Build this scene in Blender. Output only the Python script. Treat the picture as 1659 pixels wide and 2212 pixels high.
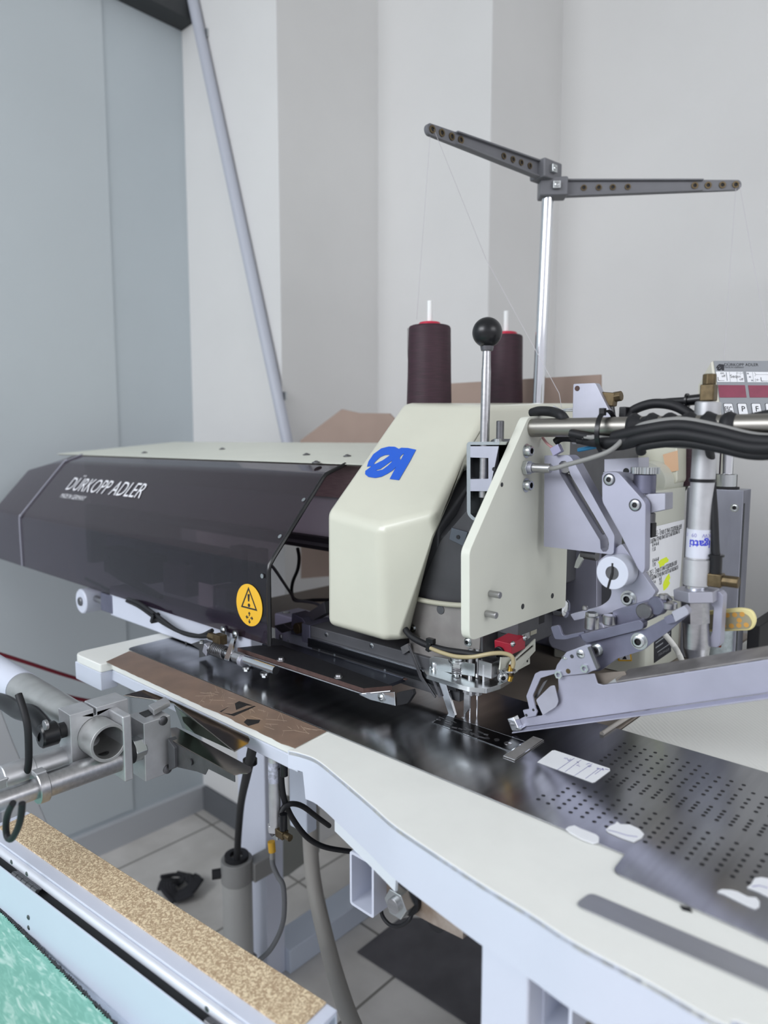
import bpy, math, random
from mathutils import Vector as V, Matrix
from mathutils.geometry import tessellate_polygon
random.seed(7)
for o in list(bpy.data.objects): bpy.data.objects.remove(o)
S = bpy.context.scene
COL = S.collection

# ---------------------------------------------------------------- camera
FPX, CX, CY = 1500.0, 829.5, 1106.0            # focal length and centre for a 1659 x 2212 frame
PITCH = math.atan(158/FPX); AZ = math.radians(47.3)
H = V((-math.cos(AZ), math.sin(AZ), 0)); R = V((math.sin(AZ), math.cos(AZ), 0)); UZ = V((0, 0, 1))
FW = H*math.cos(PITCH)-UZ*math.sin(PITCH); UP = H*math.sin(PITCH)+UZ*math.cos(PITCH)
CAM = V((0.48943, -0.69208, 1.30))
cd = bpy.data.cameras.new('camera'); cam = bpy.data.objects.new('camera', cd); COL.objects.link(cam)
cd.sensor_fit = 'HORIZONTAL'; cd.sensor_width = 36; cd.lens = FPX/1659*36
cd.clip_start = 0.02; cd.clip_end = 50
cam.matrix_world = Matrix(((R.x, UP.x, -FW.x, CAM.x), (R.y, UP.y, -FW.y, CAM.y), (R.z, UP.z, -FW.z, CAM.z), (0, 0, 0, 1)))
cd.dof.use_dof = True; cd.dof.focus_distance = 0.90; cd.dof.aperture_fstop = 5.0
S.camera = cam
# ---------------------------------------------------------------- light
w = bpy.data.worlds.new('world'); S.world = w; w.use_nodes = True
nt = w.node_tree; bg = nt.nodes['Background']
tc = nt.nodes.new('ShaderNodeTexCoord'); sx = nt.nodes.new('ShaderNodeSeparateXYZ'); rp = nt.nodes.new('ShaderNodeValToRGB')
nt.links.new(tc.outputs['Generated'], sx.inputs[0]); nt.links.new(sx.outputs['Z'], rp.inputs[0])
rp.color_ramp.elements[0].position = 0.0; rp.color_ramp.elements[0].color = (0.42, 0.42, 0.45, 1)
rp.color_ramp.elements[1].position = 0.55; rp.color_ramp.elements[1].color = (0.86, 0.89, 1.0, 1)
nt.links.new(rp.outputs[0], bg.inputs[0]); bg.inputs[1].default_value = 0.96
def area(name, loc, aim, sx_, sy_, power, col):
    l = bpy.data.lights.new(name, 'AREA'); l.shape = 'RECTANGLE'; l.size = sx_; l.size_y = sy_; l.energy = power; l.color = col
    o = bpy.data.objects.new(name, l); COL.objects.link(o); o.location = loc
    o.rotation_euler = (V(aim)-V(loc)).to_track_quat('-Z', 'Y').to_euler(); return o
area('window_light', (-0.7, -2.9, 2.75), (-0.2, 0.3, 0.9), 2.2, 1.6, 66, (0.93, 0.96, 1.0))
area('side_window_light', (3.2, -0.4, 2.7), (0, 0.2, 0.9), 2.0, 1.6, 26, (0.97, 0.98, 1.0))
S.view_settings.view_transform = 'Standard'; S.view_settings.look = 'None'
S.view_settings.exposure = 0.62; S.view_settings.gamma = 1.0
S.cycles.use_denoising = True; S.cycles.max_bounces = 10; S.cycles.transparent_max_bounces = 12
S.cycles.caustics_reflective = False; S.cycles.caustics_refractive = False

# ---------------------------------------------------------------- measuring: photo point -> point on a real plane
def ray(px, py): return R*((px-CX)/FPX)+FW-UP*((py-CY)/FPX)
def on(px, py, ax, v):
    q = ray(px, py); return CAM+q*((v-CAM[ax])/q[ax])
def on_x(px, py, v): return on(px, py, 0, v)
def on_y(px, py, v): return on(px, py, 1, v)
def on_z(px, py, v): return on(px, py, 2, v)
def ys(pts, v): return [on_y(a, b, v) for a, b in pts]
def xs(pts, v): return [on_x(a, b, v) for a, b in pts]
def zs(pts, v): return [on_z(a, b, v) for a, b in pts]
def on_pl(px, py, p, n):
    q = ray(px, py); return CAM+q*((V(p)-CAM).dot(n)/q.dot(n))
def c3(pts, s=2.968, ox=1100, oy=1150): return [(ox+a/s, oy+b/s) for a, b in pts]
def c2(pts): return c3(pts, 3.2593, 1150, 780)
def c5(pts): return c3(pts, 3.0722, 380, 1150)
def c6(pts): return c3(pts, 2.9625, 0, 1350)
def c1(pts): return c3(pts, 4.1475, 850, 800)
def c4(pts): return c3(pts, 4.1475, 840, 1150)
def c7(pts): return c3(pts, 2.1829, 0, 900)
T = 0.95

# ---------------------------------------------------------------- materials
def lin(h):
    h = h.lstrip('#'); f = lambda c: c/12.92 if c <= 0.04045 else ((c+0.055)/1.055)**2.4
    return tuple(f(int(h[i:i+2], 16)/255) for i in (0, 2, 4))+(1,)
def mat(name, col, rough=0.5, metal=0.0, noise=0.0, scale=60, bump=0.0, stretch=None, col2=None, spec=0.5, coat=0.0, nlo=0.35, nhi=0.65):
    m = bpy.data.materials.new(name); m.use_nodes = True; n = m.node_tree.nodes; L = m.node_tree.links
    b = n['Principled BSDF']; c = lin(col)
    b.inputs['Base Color'].default_value = c; b.inputs['Roughness'].default_value = rough; b.inputs['Metallic'].default_value = metal
    b.inputs['Specular IOR Level'].default_value = spec
    if coat: b.inputs['Coat Weight'].default_value = coat; b.inputs['Coat Roughness'].default_value = 0.12
    tcn = n.new('ShaderNodeTexCoord'); mp = n.new('ShaderNodeMapping'); nz = n.new('ShaderNodeTexNoise')
    L.new(tcn.outputs['Object'], mp.inputs[0]); L.new(mp.outputs[0], nz.inputs['Vector'])
    nz.inputs['Scale'].default_value = scale; nz.inputs['Detail'].default_value = 5
    if stretch: mp.inputs['Scale'].default_value = stretch
    if noise or col2:
        r = n.new('ShaderNodeValToRGB'); L.new(nz.outputs['Fac'], r.inputs[0])
        r.color_ramp.elements[0].position = nlo; r.color_ramp.elements[1].position = nhi
        k = 1-noise
        r.color_ramp.elements[0].color = lin(col2) if col2 else (c[0]*k, c[1]*k, c[2]*k, 1); r.color_ramp.elements[1].color = c
        L.new(r.outputs[0], b.inputs['Base Color'])
    if bump:
        bp = n.new('ShaderNodeBump'); bp.inputs['Strength'].default_value = bump; bp.inputs['Distance'].default_value = 0.002
        L.new(nz.outputs['Fac'], bp.inputs['Height']); L.new(bp.outputs[0], b.inputs['Normal'])
    return m
M = {}
M['plaster'] = mat('wall_plaster', '#dcdcdb', 0.9, noise=0.07, scale=1.6, bump=0.05)
M['wallgrey'] = mat('wall_grey_blue', '#bcc5ca', 0.55, noise=0.08, scale=1.2)
M['dark'] = mat('dark_recess', '#3a3c3e', 0.8)
M['base'] = mat('skirting_grey', '#b4b7bb', 0.7)
M['white'] = mat('white_powder_coat', '#d3d8e6', 0.4, noise=0.03, scale=9)
M['laminate'] = mat('white_table_laminate', '#f0f1ec', 0.42, noise=0.03, scale=25, bump=0.03)
M['ribbed'] = None
M['cream'] = mat('cream_enamel', '#d6d6c6', 0.3, noise=0.035, scale=14, bump=0.015, coat=0.25)
M['creamp'] = mat('cream_painted_plate', '#dddfd3', 0.45, noise=0.03, scale=16, bump=0.02)
M['bar'] = mat('dull_steel_bar', '#98958f', 0.38, 1.0, noise=0.1, scale=30)
M['steel'] = mat('steel', '#b9b9bb', 0.3, 1.0, noise=0.15, scale=40, stretch=(1, 6, 6))
M['alu'] = mat('aluminium', '#cfd0d3', 0.40, 0.7, noise=0.12, scale=50)
M['satin'] = mat('anodised_aluminium', '#b9bac6', 0.5, 0.75, noise=0.08, scale=30)
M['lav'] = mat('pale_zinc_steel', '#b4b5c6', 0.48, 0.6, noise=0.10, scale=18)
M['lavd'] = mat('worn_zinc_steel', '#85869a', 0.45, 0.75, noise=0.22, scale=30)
M['chrome'] = mat('chrome', '#e2e4e8', 0.09, 1.0)
M['zinc'] = mat('zinc_screw', '#c4c8c9', 0.25, 1.0)
M['galv'] = mat('galvanised_tube', '#c2c3c2', 0.42, 0.75, noise=0.12, scale=45)
M['iron'] = mat('dark_steel', '#77777a', 0.38, 0.9, noise=0.2, scale=60)
M['nose'] = mat('grey_cast_face', '#a39f9c', 0.5, 0.45, noise=0.15, scale=35)
M['casting'] = mat('grey_casting', '#5d5e62', 0.55, 0.3, noise=0.15, scale=30)
M['black'] = mat('black_plastic', '#0c0d11', 0.3)
M['blackm'] = mat('matt_black', '#121217', 0.6)
M['rubber'] = mat('black_hose', '#101116', 0.6)
M['greycable'] = mat('grey_cable', '#8d8d8b', 0.5)
M['whitecable'] = mat('white_cable', '#e4e4e0', 0.45)
M['beige'] = mat('beige_cable', '#b5b3a2', 0.5)
M['brass'] = mat('tarnished_brass', '#6e6048', 0.45, 0.8, noise=0.35, scale=120)
M['brasshi'] = mat('bright_brass', '#c9a24a', 0.3, 1.0)
M['blue'] = mat('blue_print', '#225fd0', 0.4)
M['whiteprint'] = mat('white_print', '#e8e8ec', 0.5)
M['ink'] = mat('dark_ink', '#24252c', 0.6)
M['blueink'] = mat('blue_ink', '#3640c8', 0.5)
M['violetink'] = mat('violet_biro', '#6a66a8', 0.6)
M['paper'] = mat('white_paper', '#eceef2', 0.8, noise=0.03, scale=30)
M['highlight'] = mat('yellow_highlighter', '#e8fb3c', 0.7)
M['card'] = mat('brown_cardboard', '#ab968a', 0.85, noise=0.08, scale=8)
M['tapebrown'] = mat('worn_brown_tape', '#8d7667', 0.33, noise=0.0, scale=26, col2='#7d6a5e', bump=0.1)
M['thread'] = mat('dark_plum_thread', '#3a1c2a', 0.6, noise=0.45, scale=40, stretch=(1, 1, 14), bump=0.25)
M['red'] = mat('red_plastic', '#c62846', 0.3)
M['redsw'] = mat('red_switch', '#a52236', 0.4)
M['redcord'] = mat('maroon_cord', '#6f1626', 0.8)
M['pin'] = mat('white_nylon', '#eef0ef', 0.4)
M['armgrey'] = mat('grey_plastic', '#6d6e73', 0.45, noise=0.06, scale=40)
M['panelgrey'] = mat('grey_keypad', '#8f9398', 0.5)
M['display'] = mat('dark_red_display', '#8a3a52', 0.3, noise=0.12, scale=90)
M['boxcream'] = mat('cream_plastic', '#dcdacd', 0.5)
M['boxgrey'] = mat('grey_beige_box', '#c6c8bd', 0.5, noise=0.04, scale=12)
M['board'] = mat('grey_brown_board', '#8a8178', 0.55, noise=0.08, scale=30)
M['yellow'] = mat('yellow_sticker', '#f6c033', 0.45)
M['foam'] = mat('pale_yellow_plastic', '#f3e7a6', 0.5)
M['foamgrey'] = mat('grey_translucent_insert', '#a9a288', 0.5)
M['foamdot'] = mat('amber_dot', '#e0a850', 0.5)
M['barpaint'] = mat('pale_blue_paint', '#cbd4e2', 0.42, noise=0.03, scale=8)
M['wood'] = mat('brown_fibre', '#5a443f', 0.7, noise=0.3, scale=120)
M['beigetape'] = mat('skin_tone_tape', '#dcb593', 0.7)
M['bag'] = mat('grey_plastic_bag', '#6d6a68', 0.35, noise=0.6, scale=14, bump=0.5)
M['magenta'] = mat('orange_tag', '#d2a22c', 0.5)
# brushed dark bed plate
def m_bed():
    m = mat('dark_polished_steel', '#a4a5a8', 0.2, 1.0, noise=0.12, scale=9, stretch=(14, 1, 1))
    n = m.node_tree.nodes; L = m.node_tree.links; b = n['Principled BSDF']
    tcn = n.new('ShaderNodeTexCoord'); mp = n.new('ShaderNodeMapping'); nz = n.new('ShaderNodeTexNoise'); mr = n.new('ShaderNodeMapRange')
    L.new(tcn.outputs['Object'], mp.inputs[0]); mp.inputs['Scale'].default_value = (10, 1.0, 1); L.new(mp.outputs[0], nz.inputs['Vector'])
    nz.inputs['Scale'].default_value = 5; nz.inputs['Detail'].default_value = 6
    mr.inputs['To Min'].default_value = 0.12; mr.inputs['To Max'].default_value = 0.3; L.new(nz.outputs['Fac'], mr.inputs['Value']); L.new(mr.outputs[0], b.inputs['Roughness'])
    b.inputs['Anisotropic'].default_value = 0.5
    return m
M['bed'] = m_bed()
def m_smoke(nm_, tint, d0, d1):
    m = bpy.data.materials.new(nm_); m.use_nodes = True; n = m.node_tree.nodes; L = m.node_tree.links
    n.remove(n['Principled BSDF']); out = n['Material Output']
    tr = n.new('ShaderNodeBsdfTransparent'); tr.inputs[0].default_value = tint
    gl = n.new('ShaderNodeBsdfGlossy'); gl.inputs['Roughness'].default_value = 0.06; gl.inputs[0].default_value = (0.95, 0.95, 1, 1)
    lw = n.new('ShaderNodeLayerWeight'); lw.inputs[0].default_value = 0.5
    pw = n.new('ShaderNodeMath'); pw.operation = 'POWER'; pw.inputs[1].default_value = 4.0; L.new(lw.outputs['Facing'], pw.inputs[0])
    fr = n.new('ShaderNodeMath'); fr.operation = 'MULTIPLY_ADD'; fr.inputs[1].default_value = 0.9; fr.inputs[2].default_value = 0.045; L.new(pw.outputs[0], fr.inputs[0])
    mx = n.new('ShaderNodeMixShader'); L.new(fr.outputs[0], mx.inputs[0]); L.new(tr.outputs[0], mx.inputs[1]); L.new(gl.outputs[0], mx.inputs[2])
    df = n.new('ShaderNodeBsdfDiffuse'); df.inputs[0].default_value = lin('#5d4f55'); m2 = n.new('ShaderNodeMixShader')
    nz = n.new('ShaderNodeTexNoise'); nz.inputs['Scale'].default_value = 900; tcn = n.new('ShaderNodeTexCoord'); L.new(tcn.outputs['Object'], nz.inputs['Vector'])
    mr = n.new('ShaderNodeMapRange'); mr.inputs['From Min'].default_value = 0.45; mr.inputs['From Max'].default_value = 0.75; mr.inputs['To Min'].default_value = d0; mr.inputs['To Max'].default_value = d1
    L.new(nz.outputs['Fac'], mr.inputs['Value']); L.new(mr.outputs[0], m2.inputs[0])
    L.new(mx.outputs[0], m2.inputs[1]); L.new(df.outputs[0], m2.inputs[2]); L.new(m2.outputs[0], out.inputs[0]); return m
M['smoke'] = m_smoke('smoked_acrylic', (0.40, 0.35, 0.40, 1), 0.015, 0.045)
M['smokedust'] = m_smoke('dusty_smoked_acrylic', (0.38, 0.33, 0.36, 1), 0.10, 0.26)
def m_voronoi(name, ca, cb, scale, rough, bump, stretch=(1, 1, 1), kind='noise', thr=(0.45, 0.6)):
    m = mat(name, ca, rough); n = m.node_tree.nodes; L = m.node_tree.links; b = n['Principled BSDF']
    tcn = n.new('ShaderNodeTexCoord'); mp = n.new('ShaderNodeMapping'); L.new(tcn.outputs['Object'], mp.inputs[0]); mp.inputs['Scale'].default_value = stretch
    if kind == 'noise':
        t = n.new('ShaderNodeTexNoise'); t.inputs['Scale'].default_value = scale; t.inputs['Detail'].default_value = 2; t.inputs['Distortion'].default_value = 1.2; src = t.outputs['Fac']
    else:
        t = n.new('ShaderNodeTexVoronoi'); t.inputs['Scale'].default_value = scale; t.feature = 'F1'; t.distance = 'CHEBYCHEV'; src = t.outputs['Distance']
    L.new(mp.outputs[0], t.inputs['Vector']); r = n.new('ShaderNodeValToRGB'); L.new(src, r.inputs[0])
    r.color_ramp.elements[0].position = thr[0]; r.color_ramp.elements[0].color = lin(cb); r.color_ramp.elements[1].position = thr[1]; r.color_ramp.elements[1].color = lin(ca)
    L.new(r.outputs[0], b.inputs['Base Color'])
    bp = n.new('ShaderNodeBump'); bp.inputs['Strength'].default_value = bump; bp.inputs['Distance'].default_value = 0.001; L.new(src, bp.inputs['Height']); L.new(bp.outputs[0], b.inputs['Normal'])
    return m
M['tan'] = m_voronoi('tan_pebbled_fabric', '#ecd9b6', '#b39a7c', 330, 0.8, 0.6)
def m_green():
    m = mat('green_flecked_mat', '#7fbca8', 0.6); n = m.node_tree.nodes; L = m.node_tree.links; b = n['Principled BSDF']
    tcn = n.new('ShaderNodeTexCoord'); prev = None
    for ang, sc in ((0.5, 40), (1.5, 46), (2.5, 38)):
        mp = n.new('ShaderNodeMapping'); mp.inputs['Rotation'].default_value = (0, 0, ang); mp.inputs['Scale'].default_value = (1, 4.2, 1)
        L.new(tcn.outputs['Object'], mp.inputs[0]); t = n.new('ShaderNodeTexNoise'); t.inputs['Scale'].default_value = sc; t.inputs['Detail'].default_value = 1.5; t.inputs['Distortion'].default_value = 0.8
        L.new(mp.outputs[0], t.inputs['Vector'])
        if prev is None: prev = t.outputs['Fac']
        else:
            mm = n.new('ShaderNodeMath'); mm.operation = 'MAXIMUM'; L.new(prev, mm.inputs[0]); L.new(t.outputs['Fac'], mm.inputs[1]); prev = mm.outputs[0]
    r = n.new('ShaderNodeValToRGB'); L.new(prev, r.inputs[0]); e = r.color_ramp.elements
    e[0].position = 0.5; e[0].color = lin('#7fb9a8'); e[1].position = 0.74; e[1].color = lin('#c2e2d6'); e2 = e.new(0.6); e2.color = lin('#8cc5b4')
    L.new(r.outputs[0], b.inputs['Base Color']); return m
M['green'] = m_green()
def m_floor():
    m = mat('grey_stone_tile', '#b9b6b2', 0.35); n = m.node_tree.nodes; L = m.node_tree.links; b = n['Principled BSDF']
    tcn = n.new('ShaderNodeTexCoord'); br = n.new('ShaderNodeTexBrick'); L.new(tcn.outputs['Object'], br.inputs['Vector'])
    br.offset = 0.0; br.inputs['Scale'].default_value = 1.0; br.inputs['Brick Width'].default_value = 0.45; br.inputs['Row Height'].default_value = 0.45; br.inputs['Mortar Size'].default_value = 0.004
    nz = n.new('ShaderNodeTexNoise'); nz.inputs['Scale'].default_value = 5; nz.inputs['Detail'].default_value = 6; L.new(tcn.outputs['Object'], nz.inputs['Vector'])
    r = n.new('ShaderNodeValToRGB'); L.new(nz.outputs['Fac'], r.inputs[0]); r.color_ramp.elements[0].position = 0.3; r.color_ramp.elements[0].color = lin('#b6b3ae'); r.color_ramp.elements[1].position = 0.7; r.color_ramp.elements[1].color = lin('#d9d6d2')
    L.new(r.outputs[0], br.inputs['Color1']); L.new(r.outputs[0], br.inputs['Color2']); br.inputs['Mortar'].default_value = lin('#7d7a75')
    L.new(br.outputs['Color'], b.inputs['Base Color']); return m
M['floor'] = m_floor()
def m_weave():
    m = mat('white_ribbed_laminate', '#ebece8', 0.5); n = m.node_tree.nodes; L = m.node_tree.links; b = n['Principled BSDF']
    tcn = n.new('ShaderNodeTexCoord'); wv = n.new('ShaderNodeTexWave'); wv.inputs['Scale'].default_value = 90; wv.bands_direction = 'DIAGONAL'; L.new(tcn.outputs['Object'], wv.inputs['Vector'])
    bp = n.new('ShaderNodeBump'); bp.inputs['Strength'].default_value = 0.25; bp.inputs['Distance'].default_value = 0.001; L.new(wv.outputs['Fac'], bp.inputs['Height']); L.new(bp.outputs[0], b.inputs['Normal']); return m
M['weave'] = m_weave()

# ---------------------------------------------------------------- mesh building
def smooth_path(pts, k=6):
    P = [V(p) for p in pts]
    if len(P) < 3: return P
    out = []
    for i in range(len(P)-1):
        a = P[max(i-1, 0)]; b = P[i]; c = P[i+1]; d = P[min(i+2, len(P)-1)]
        for j in range(k):
            t = j/k
            out.append(0.5*((2*b)+(c-a)*t+(2*a-5*b+4*c-d)*t*t+(3*b-a-3*c+d)*t**3))
    out.append(P[-1]); return out
def frame(d):
    d = d.normalized(); a = V((0, 0, 1)) if abs(d.z) < 0.9 else V((1, 0, 0))
    u = d.cross(a).normalized(); return u, d.cross(u).normalized()
class MB:
    def __init__(s): s.v = []; s.f = []; s.mi = []; s.m = 0
    def raw(s, vs, fs):
        k = len(s.v); s.v += [V(p) for p in vs]
        for f in fs: s.f.append([k+i for i in f]); s.mi.append(s.m)
        return s
    def box(s, c, d, rot=None):
        h = V(d)/2; vs = [V((sx*h.x, sy*h.y, sz*h.z)) for sx in (-1, 1) for sy in (-1, 1) for sz in (-1, 1)]
        if rot is not None: vs = [rot @ p for p in vs]
        return s.raw([p+V(c) for p in vs], [(0, 1, 3, 2), (4, 6, 7, 5), (0, 4, 5, 1), (2, 3, 7, 6), (0, 2, 6, 4), (1, 5, 7, 3)])
    def mm(s, a, b):
        a = V(a); b = V(b); return s.box((a+b)/2, (abs(b.x-a.x), abs(b.y-a.y), abs(b.z-a.z)))
    def prism(s, poly, vec, holes=()):
        vec = V(vec); loops = [[V(p) for p in poly]]+[[V(p) for p in h] for h in holes]
        flat = [p for l in loops for p in l]; n = len(flat)
        if holes:
            caps = [tuple(t) for t in tessellate_polygon(loops)]
        else: caps = [tuple(range(n))]
        fs = list(caps)+[tuple(i+n for i in reversed(t)) for t in caps]; k = 0
        for l in loops:
            m = len(l)
            for i in range(m): fs.append((k+i, k+(i+1) % m, k+(i+1) % m+n, k+i+n))
            k += m
        return s.raw(flat+[p+vec for p in flat], fs)
    def lathe(s, p, ax, prof, n=28, caps=True):
        p = V(p); ax = V(ax).normalized(); u, w_ = frame(ax); vs = []; fs = []
        for t, r in prof:
            for i in range(n):
                a = 2*math.pi*i/n; vs.append(p+ax*t+(u*math.cos(a)+w_*math.sin(a))*max(r, 1e-6))
        for j in range(len(prof)-1):
            for i in range(n): fs.append((j*n+i, j*n+(i+1) % n, (j+1)*n+(i+1) % n, (j+1)*n+i))
        if caps: fs.append(tuple(range(n))); fs.append(tuple((len(prof)-1)*n+i for i in range(n)))
        return s.raw(vs, fs)
    def cyl(s, a, b, r, r2=None, n=24, ch=0):
        a = V(a); b = V(b); L = (b-a).length; r2 = r if r2 is None else r2
        pr = [(0, r), (L, r2)] if not ch else [(0, r-ch), (ch, r), (L-ch, r2), (L, r2-ch)]
        return s.lathe(a, b-a, pr, n)
    def pipe(s, a, b, ro, ri, n=28):
        a = V(a); b = V(b); L = (b-a).length; s.lathe(a, b-a, [(0, ri), (0, ro), (L, ro), (L, ri), (0, ri)], n, caps=False); return s
    def tube(s, pts, r, n=10, k=6, sm=True):
        P = smooth_path(pts, k) if sm else [V(p) for p in pts]; vs = []; fs = []; up = None
        for i, p in enumerate(P):
            d = (P[min(i+1, len(P)-1)]-P[max(i-1, 0)]).normalized()
            if up is None: u, w_ = frame(d)
            else:
                u = up-d*up.dot(d)
                u = u.normalized() if u.length > 1e-6 else frame(d)[0]
                w_ = d.cross(u)
            up = u; rr = r(i/(len(P)-1)) if callable(r) else r
            for j in range(n):
                a = 2*math.pi*j/n; vs.append(p+(u*math.cos(a)+w_*math.sin(a))*rr)
        for i in range(len(P)-1):
            for j in range(n): fs.append((i*n+j, i*n+(j+1) % n, (i+1)*n+(j+1) % n, (i+1)*n+j))
        fs.append(tuple(range(n))); fs.append(tuple((len(P)-1)*n+j for j in range(n)))
        return s.raw(vs, fs)
    def ball(s, c, r, n=32):
        return s.lathe(V(c)-V((0, 0, r)), (0, 0, 1), [(r-r*math.cos(math.pi*i/18), r*math.sin(math.pi*i/18)) for i in range(19)], n)
    def build(s, name, mats, parent=None, bevel=0.0, seg=2, ang=40, label=None, smooth=True):
        me = bpy.data.meshes.new(name); org = V((0, 0, 0)); q = parent
        while q is not None:
            org += V(q.location); q = q.parent
        o = bpy.data.objects.new(name, me); COL.objects.link(o)
        if parent is None:
            lo = V((min(p.x for p in s.v), min(p.y for p in s.v), min(p.z for p in s.v))); hi = V((max(p.x for p in s.v), max(p.y for p in s.v), max(p.z for p in s.v)))
            org = V(((lo.x+hi.x)/2, (lo.y+hi.y)/2, lo.z)); o.location = org
        else: o.parent = parent
        me.from_pydata([p-org for p in s.v], [], s.f)
        for mm_ in (mats if isinstance(mats, (list, tuple)) else [mats]): me.materials.append(M[mm_] if isinstance(mm_, str) else mm_)
        me.polygons.foreach_set('material_index', s.mi)
        import bmesh
        bm = bmesh.new(); bm.from_mesh(me); bmesh.ops.recalc_face_normals(bm, faces=bm.faces); bm.to_mesh(me); bm.free()
        if smooth: me.shade_smooth(); me.set_sharp_from_angle(angle=math.radians(ang))
        if bevel:
            b = o.modifiers.new('bevel', 'BEVEL'); b.width = bevel; b.segments = seg; b.limit_method = 'ANGLE'; b.angle_limit = math.radians(28); b.use_clamp_overlap = True
            b.harden_normals = True
        if label: o['label'] = label
        return o
def thing(name, label, cat, loc=(0, 0, 0), group=None):
    o = bpy.data.objects.new(name, None); COL.objects.link(o); o.location = loc; o.empty_display_size = 0.02
    return tag(o, label, cat, group)
def tag(o, label, cat, group=None, kind=None):
    o['label'] = label; o['category'] = cat
    if group: o['group'] = group
    if kind: o['kind'] = kind
    return o
def struct(o): o['kind'] = 'structure'; return o
def text(name, s, origin, xd, yd, size, m, parent, align='LEFT', shear=0.0, depth=0.0002, xscale=1.0, bold=0.0):
    xd = V(xd).normalized(); n_ = xd.cross(V(yd)).normalized(); yd = n_.cross(xd)
    c = bpy.data.curves.new(name, 'FONT'); c.body = s; c.size = size; c.align_x = align; c.shear = shear; c.offset = bold; c.resolution_u = 3
    t = bpy.data.objects.new('tmp', c); COL.objects.link(t)
    dg = bpy.context.evaluated_depsgraph_get(); dg.update(); me0 = t.evaluated_get(dg).to_mesh()
    mb = MB(); vs = [V(origin)+xd*(v.co.x*xscale)+yd*v.co.y+n_*(v.co.z+depth) for v in me0.vertices]; fs = [tuple(p.vertices) for p in me0.polygons]
    t.evaluated_get(dg).to_mesh_clear(); bpy.data.objects.remove(t); bpy.data.curves.remove(c)
    mb.raw(vs, fs); return mb.build(name, m, parent, smooth=False)
def screw(parent, p, n, r=0.004, h=0.004, name='screw', kind='hex', m='zinc', washer=True):
    p = V(p); n = V(n).normalized(); mb = MB()
    if washer: mb.cyl(p-n*0.0005, p+n*0.0008, r*1.35, n=20)
    if kind == 'hex':
        mb.lathe(p, n, [(0, r), (h*0.85, r), (h, r*0.85), (h, r*0.55)], 20, caps=False); mb.m = 1
        mb.lathe(p+n*h, n, [(0, r*0.55), (-h*0.5, r*0.5), (-h*0.5, 0.0)], 6, caps=False)
    elif kind == 'bolt':
        mb.cyl(p, p+n*h, r, n=6); mb.m = 1
    else:
        mb.lathe(p, n, [(0, r), (h*0.4, r*0.95), (h*0.8, r*0.6), (h, 0)], 20); mb.m = 1
        u, w_ = frame(n); mb.prism([p+n*h*0.98+u*r*0.6+w_*r*0.12, p+n*h*0.98-u*r*0.6+w_*r*0.12, p+n*h*0.98-u*r*0.6-w_*r*0.12, p+n*h*0.98+u*r*0.6-w_*r*0.12], n*h*0.05)
    return mb.build(name, [m, 'blackm'], parent)
def circ(c, u, w_, r, n=16, a0=0, a1=2*math.pi):
    return [V(c)+V(u)*(r*math.cos(a0+(a1-a0)*i/n))+V(w_)*(r*math.sin(a0+(a1-a0)*i/n)) for i in range(n)]
def rnd(poly, r, k=4):
    """round the corners of a planar polygon"""
    P = [V(p) for p in poly]; out = []; n = len(P)
    rr = r if isinstance(r, (list, tuple)) else [r]*n
    for i in range(n):
        a, b, c = P[i-1], P[i], P[(i+1) % n]; q = min(rr[i], (a-b).length*0.45, (c-b).length*0.45)
        if q < 1e-6: out.append(b); continue
        s_ = b+(a-b).normalized()*q; e = b+(c-b).normalized()*q
        for j in range(k+1):
            t = j/k; out.append(s_*(1-t)**2+b*2*t*(1-t)+e*t*t)
    return out
EX, EY, EZ = V((1, 0, 0)), V((0, 1, 0)), V((0, 0, 1))
# ================================================================ ROOM
def slab(name, a, b, m, parent=None): return struct(MB().mm(a, b).build(name, m, parent, smooth=False))
slab('floor', (-1.70, -3.2, -0.1), (4.2, 1.6, 0.0), 'floor')
slab('ceiling', (-1.70, -3.2, 3.05), (4.2, 1.6, 3.15), 'plaster')
slab('wall_left', (-1.72, -3.2, 0), (-1.575, 0.602, 3.05), 'wallgrey')
slab('trim_1', (-1.575, -0.35, 0.10), (-1.571, 0.335, 3.05), mat('wall_panel_light', '#c2cace', 0.55, noise=0.06, scale=1.2))
slab('wall_lintel', (-1.575, -1.2, 2.585), (-1.50, 0.599, 2.68), 'dark')
# stepped plaster pier between the left wall and the back wall
b = MB()
b.prism([(-1.72, 0.6, 0), (-1.536, 0.6, 0), (-1.1029, 0.6, 0), (-1.1029, 1.0051, 0), (-0.6719, 1.0051, 0), (-0.6719, 1.3901, 0), (-0.6719, 1.55, 0), (-1.72, 1.55, 0)], (0, 0, 3.05))
struct(b.build('column', 'plaster', smooth=False))
slab('wall_back', (-0.6719, 1.3901, 0), (4.2, 1.55, 3.05), 'plaster')
slab('baseboard_left', (-1.575, -3.2, 0), (-1.555, 0.599, 0.085), 'base')
slab('baseboard_back', (-1.555, 0.585, 0), (-1.09, 0.599, 0.085), mat('dark_skirting', '#5c5f63', 0.7))
slab('trim_2', (-1.0, 1.378, 0), (4.2, 1.3895, 0.085), 'base')
p0 = on_y(412, -20, 0.583); p1 = on_y(622, 960, 0.583); d = (p1-p0)
pole = tag(MB().cyl(p0-d*0.12, p0+d*1.03, 0.0165).build('pole', mat('grey_conduit_paint', '#b3b7c2', 0.5)), 'thin grey pole running diagonally up across the white wall pier', 'pole')
for f in (0.1, 0.9):
    q = p0+d*f; MB().mm((q.x-0.022, 0.594, q.z-0.012), (q.x+0.022, 0.5998, q.z+0.012)).build('wall_clip', 'zinc', pole)

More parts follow.
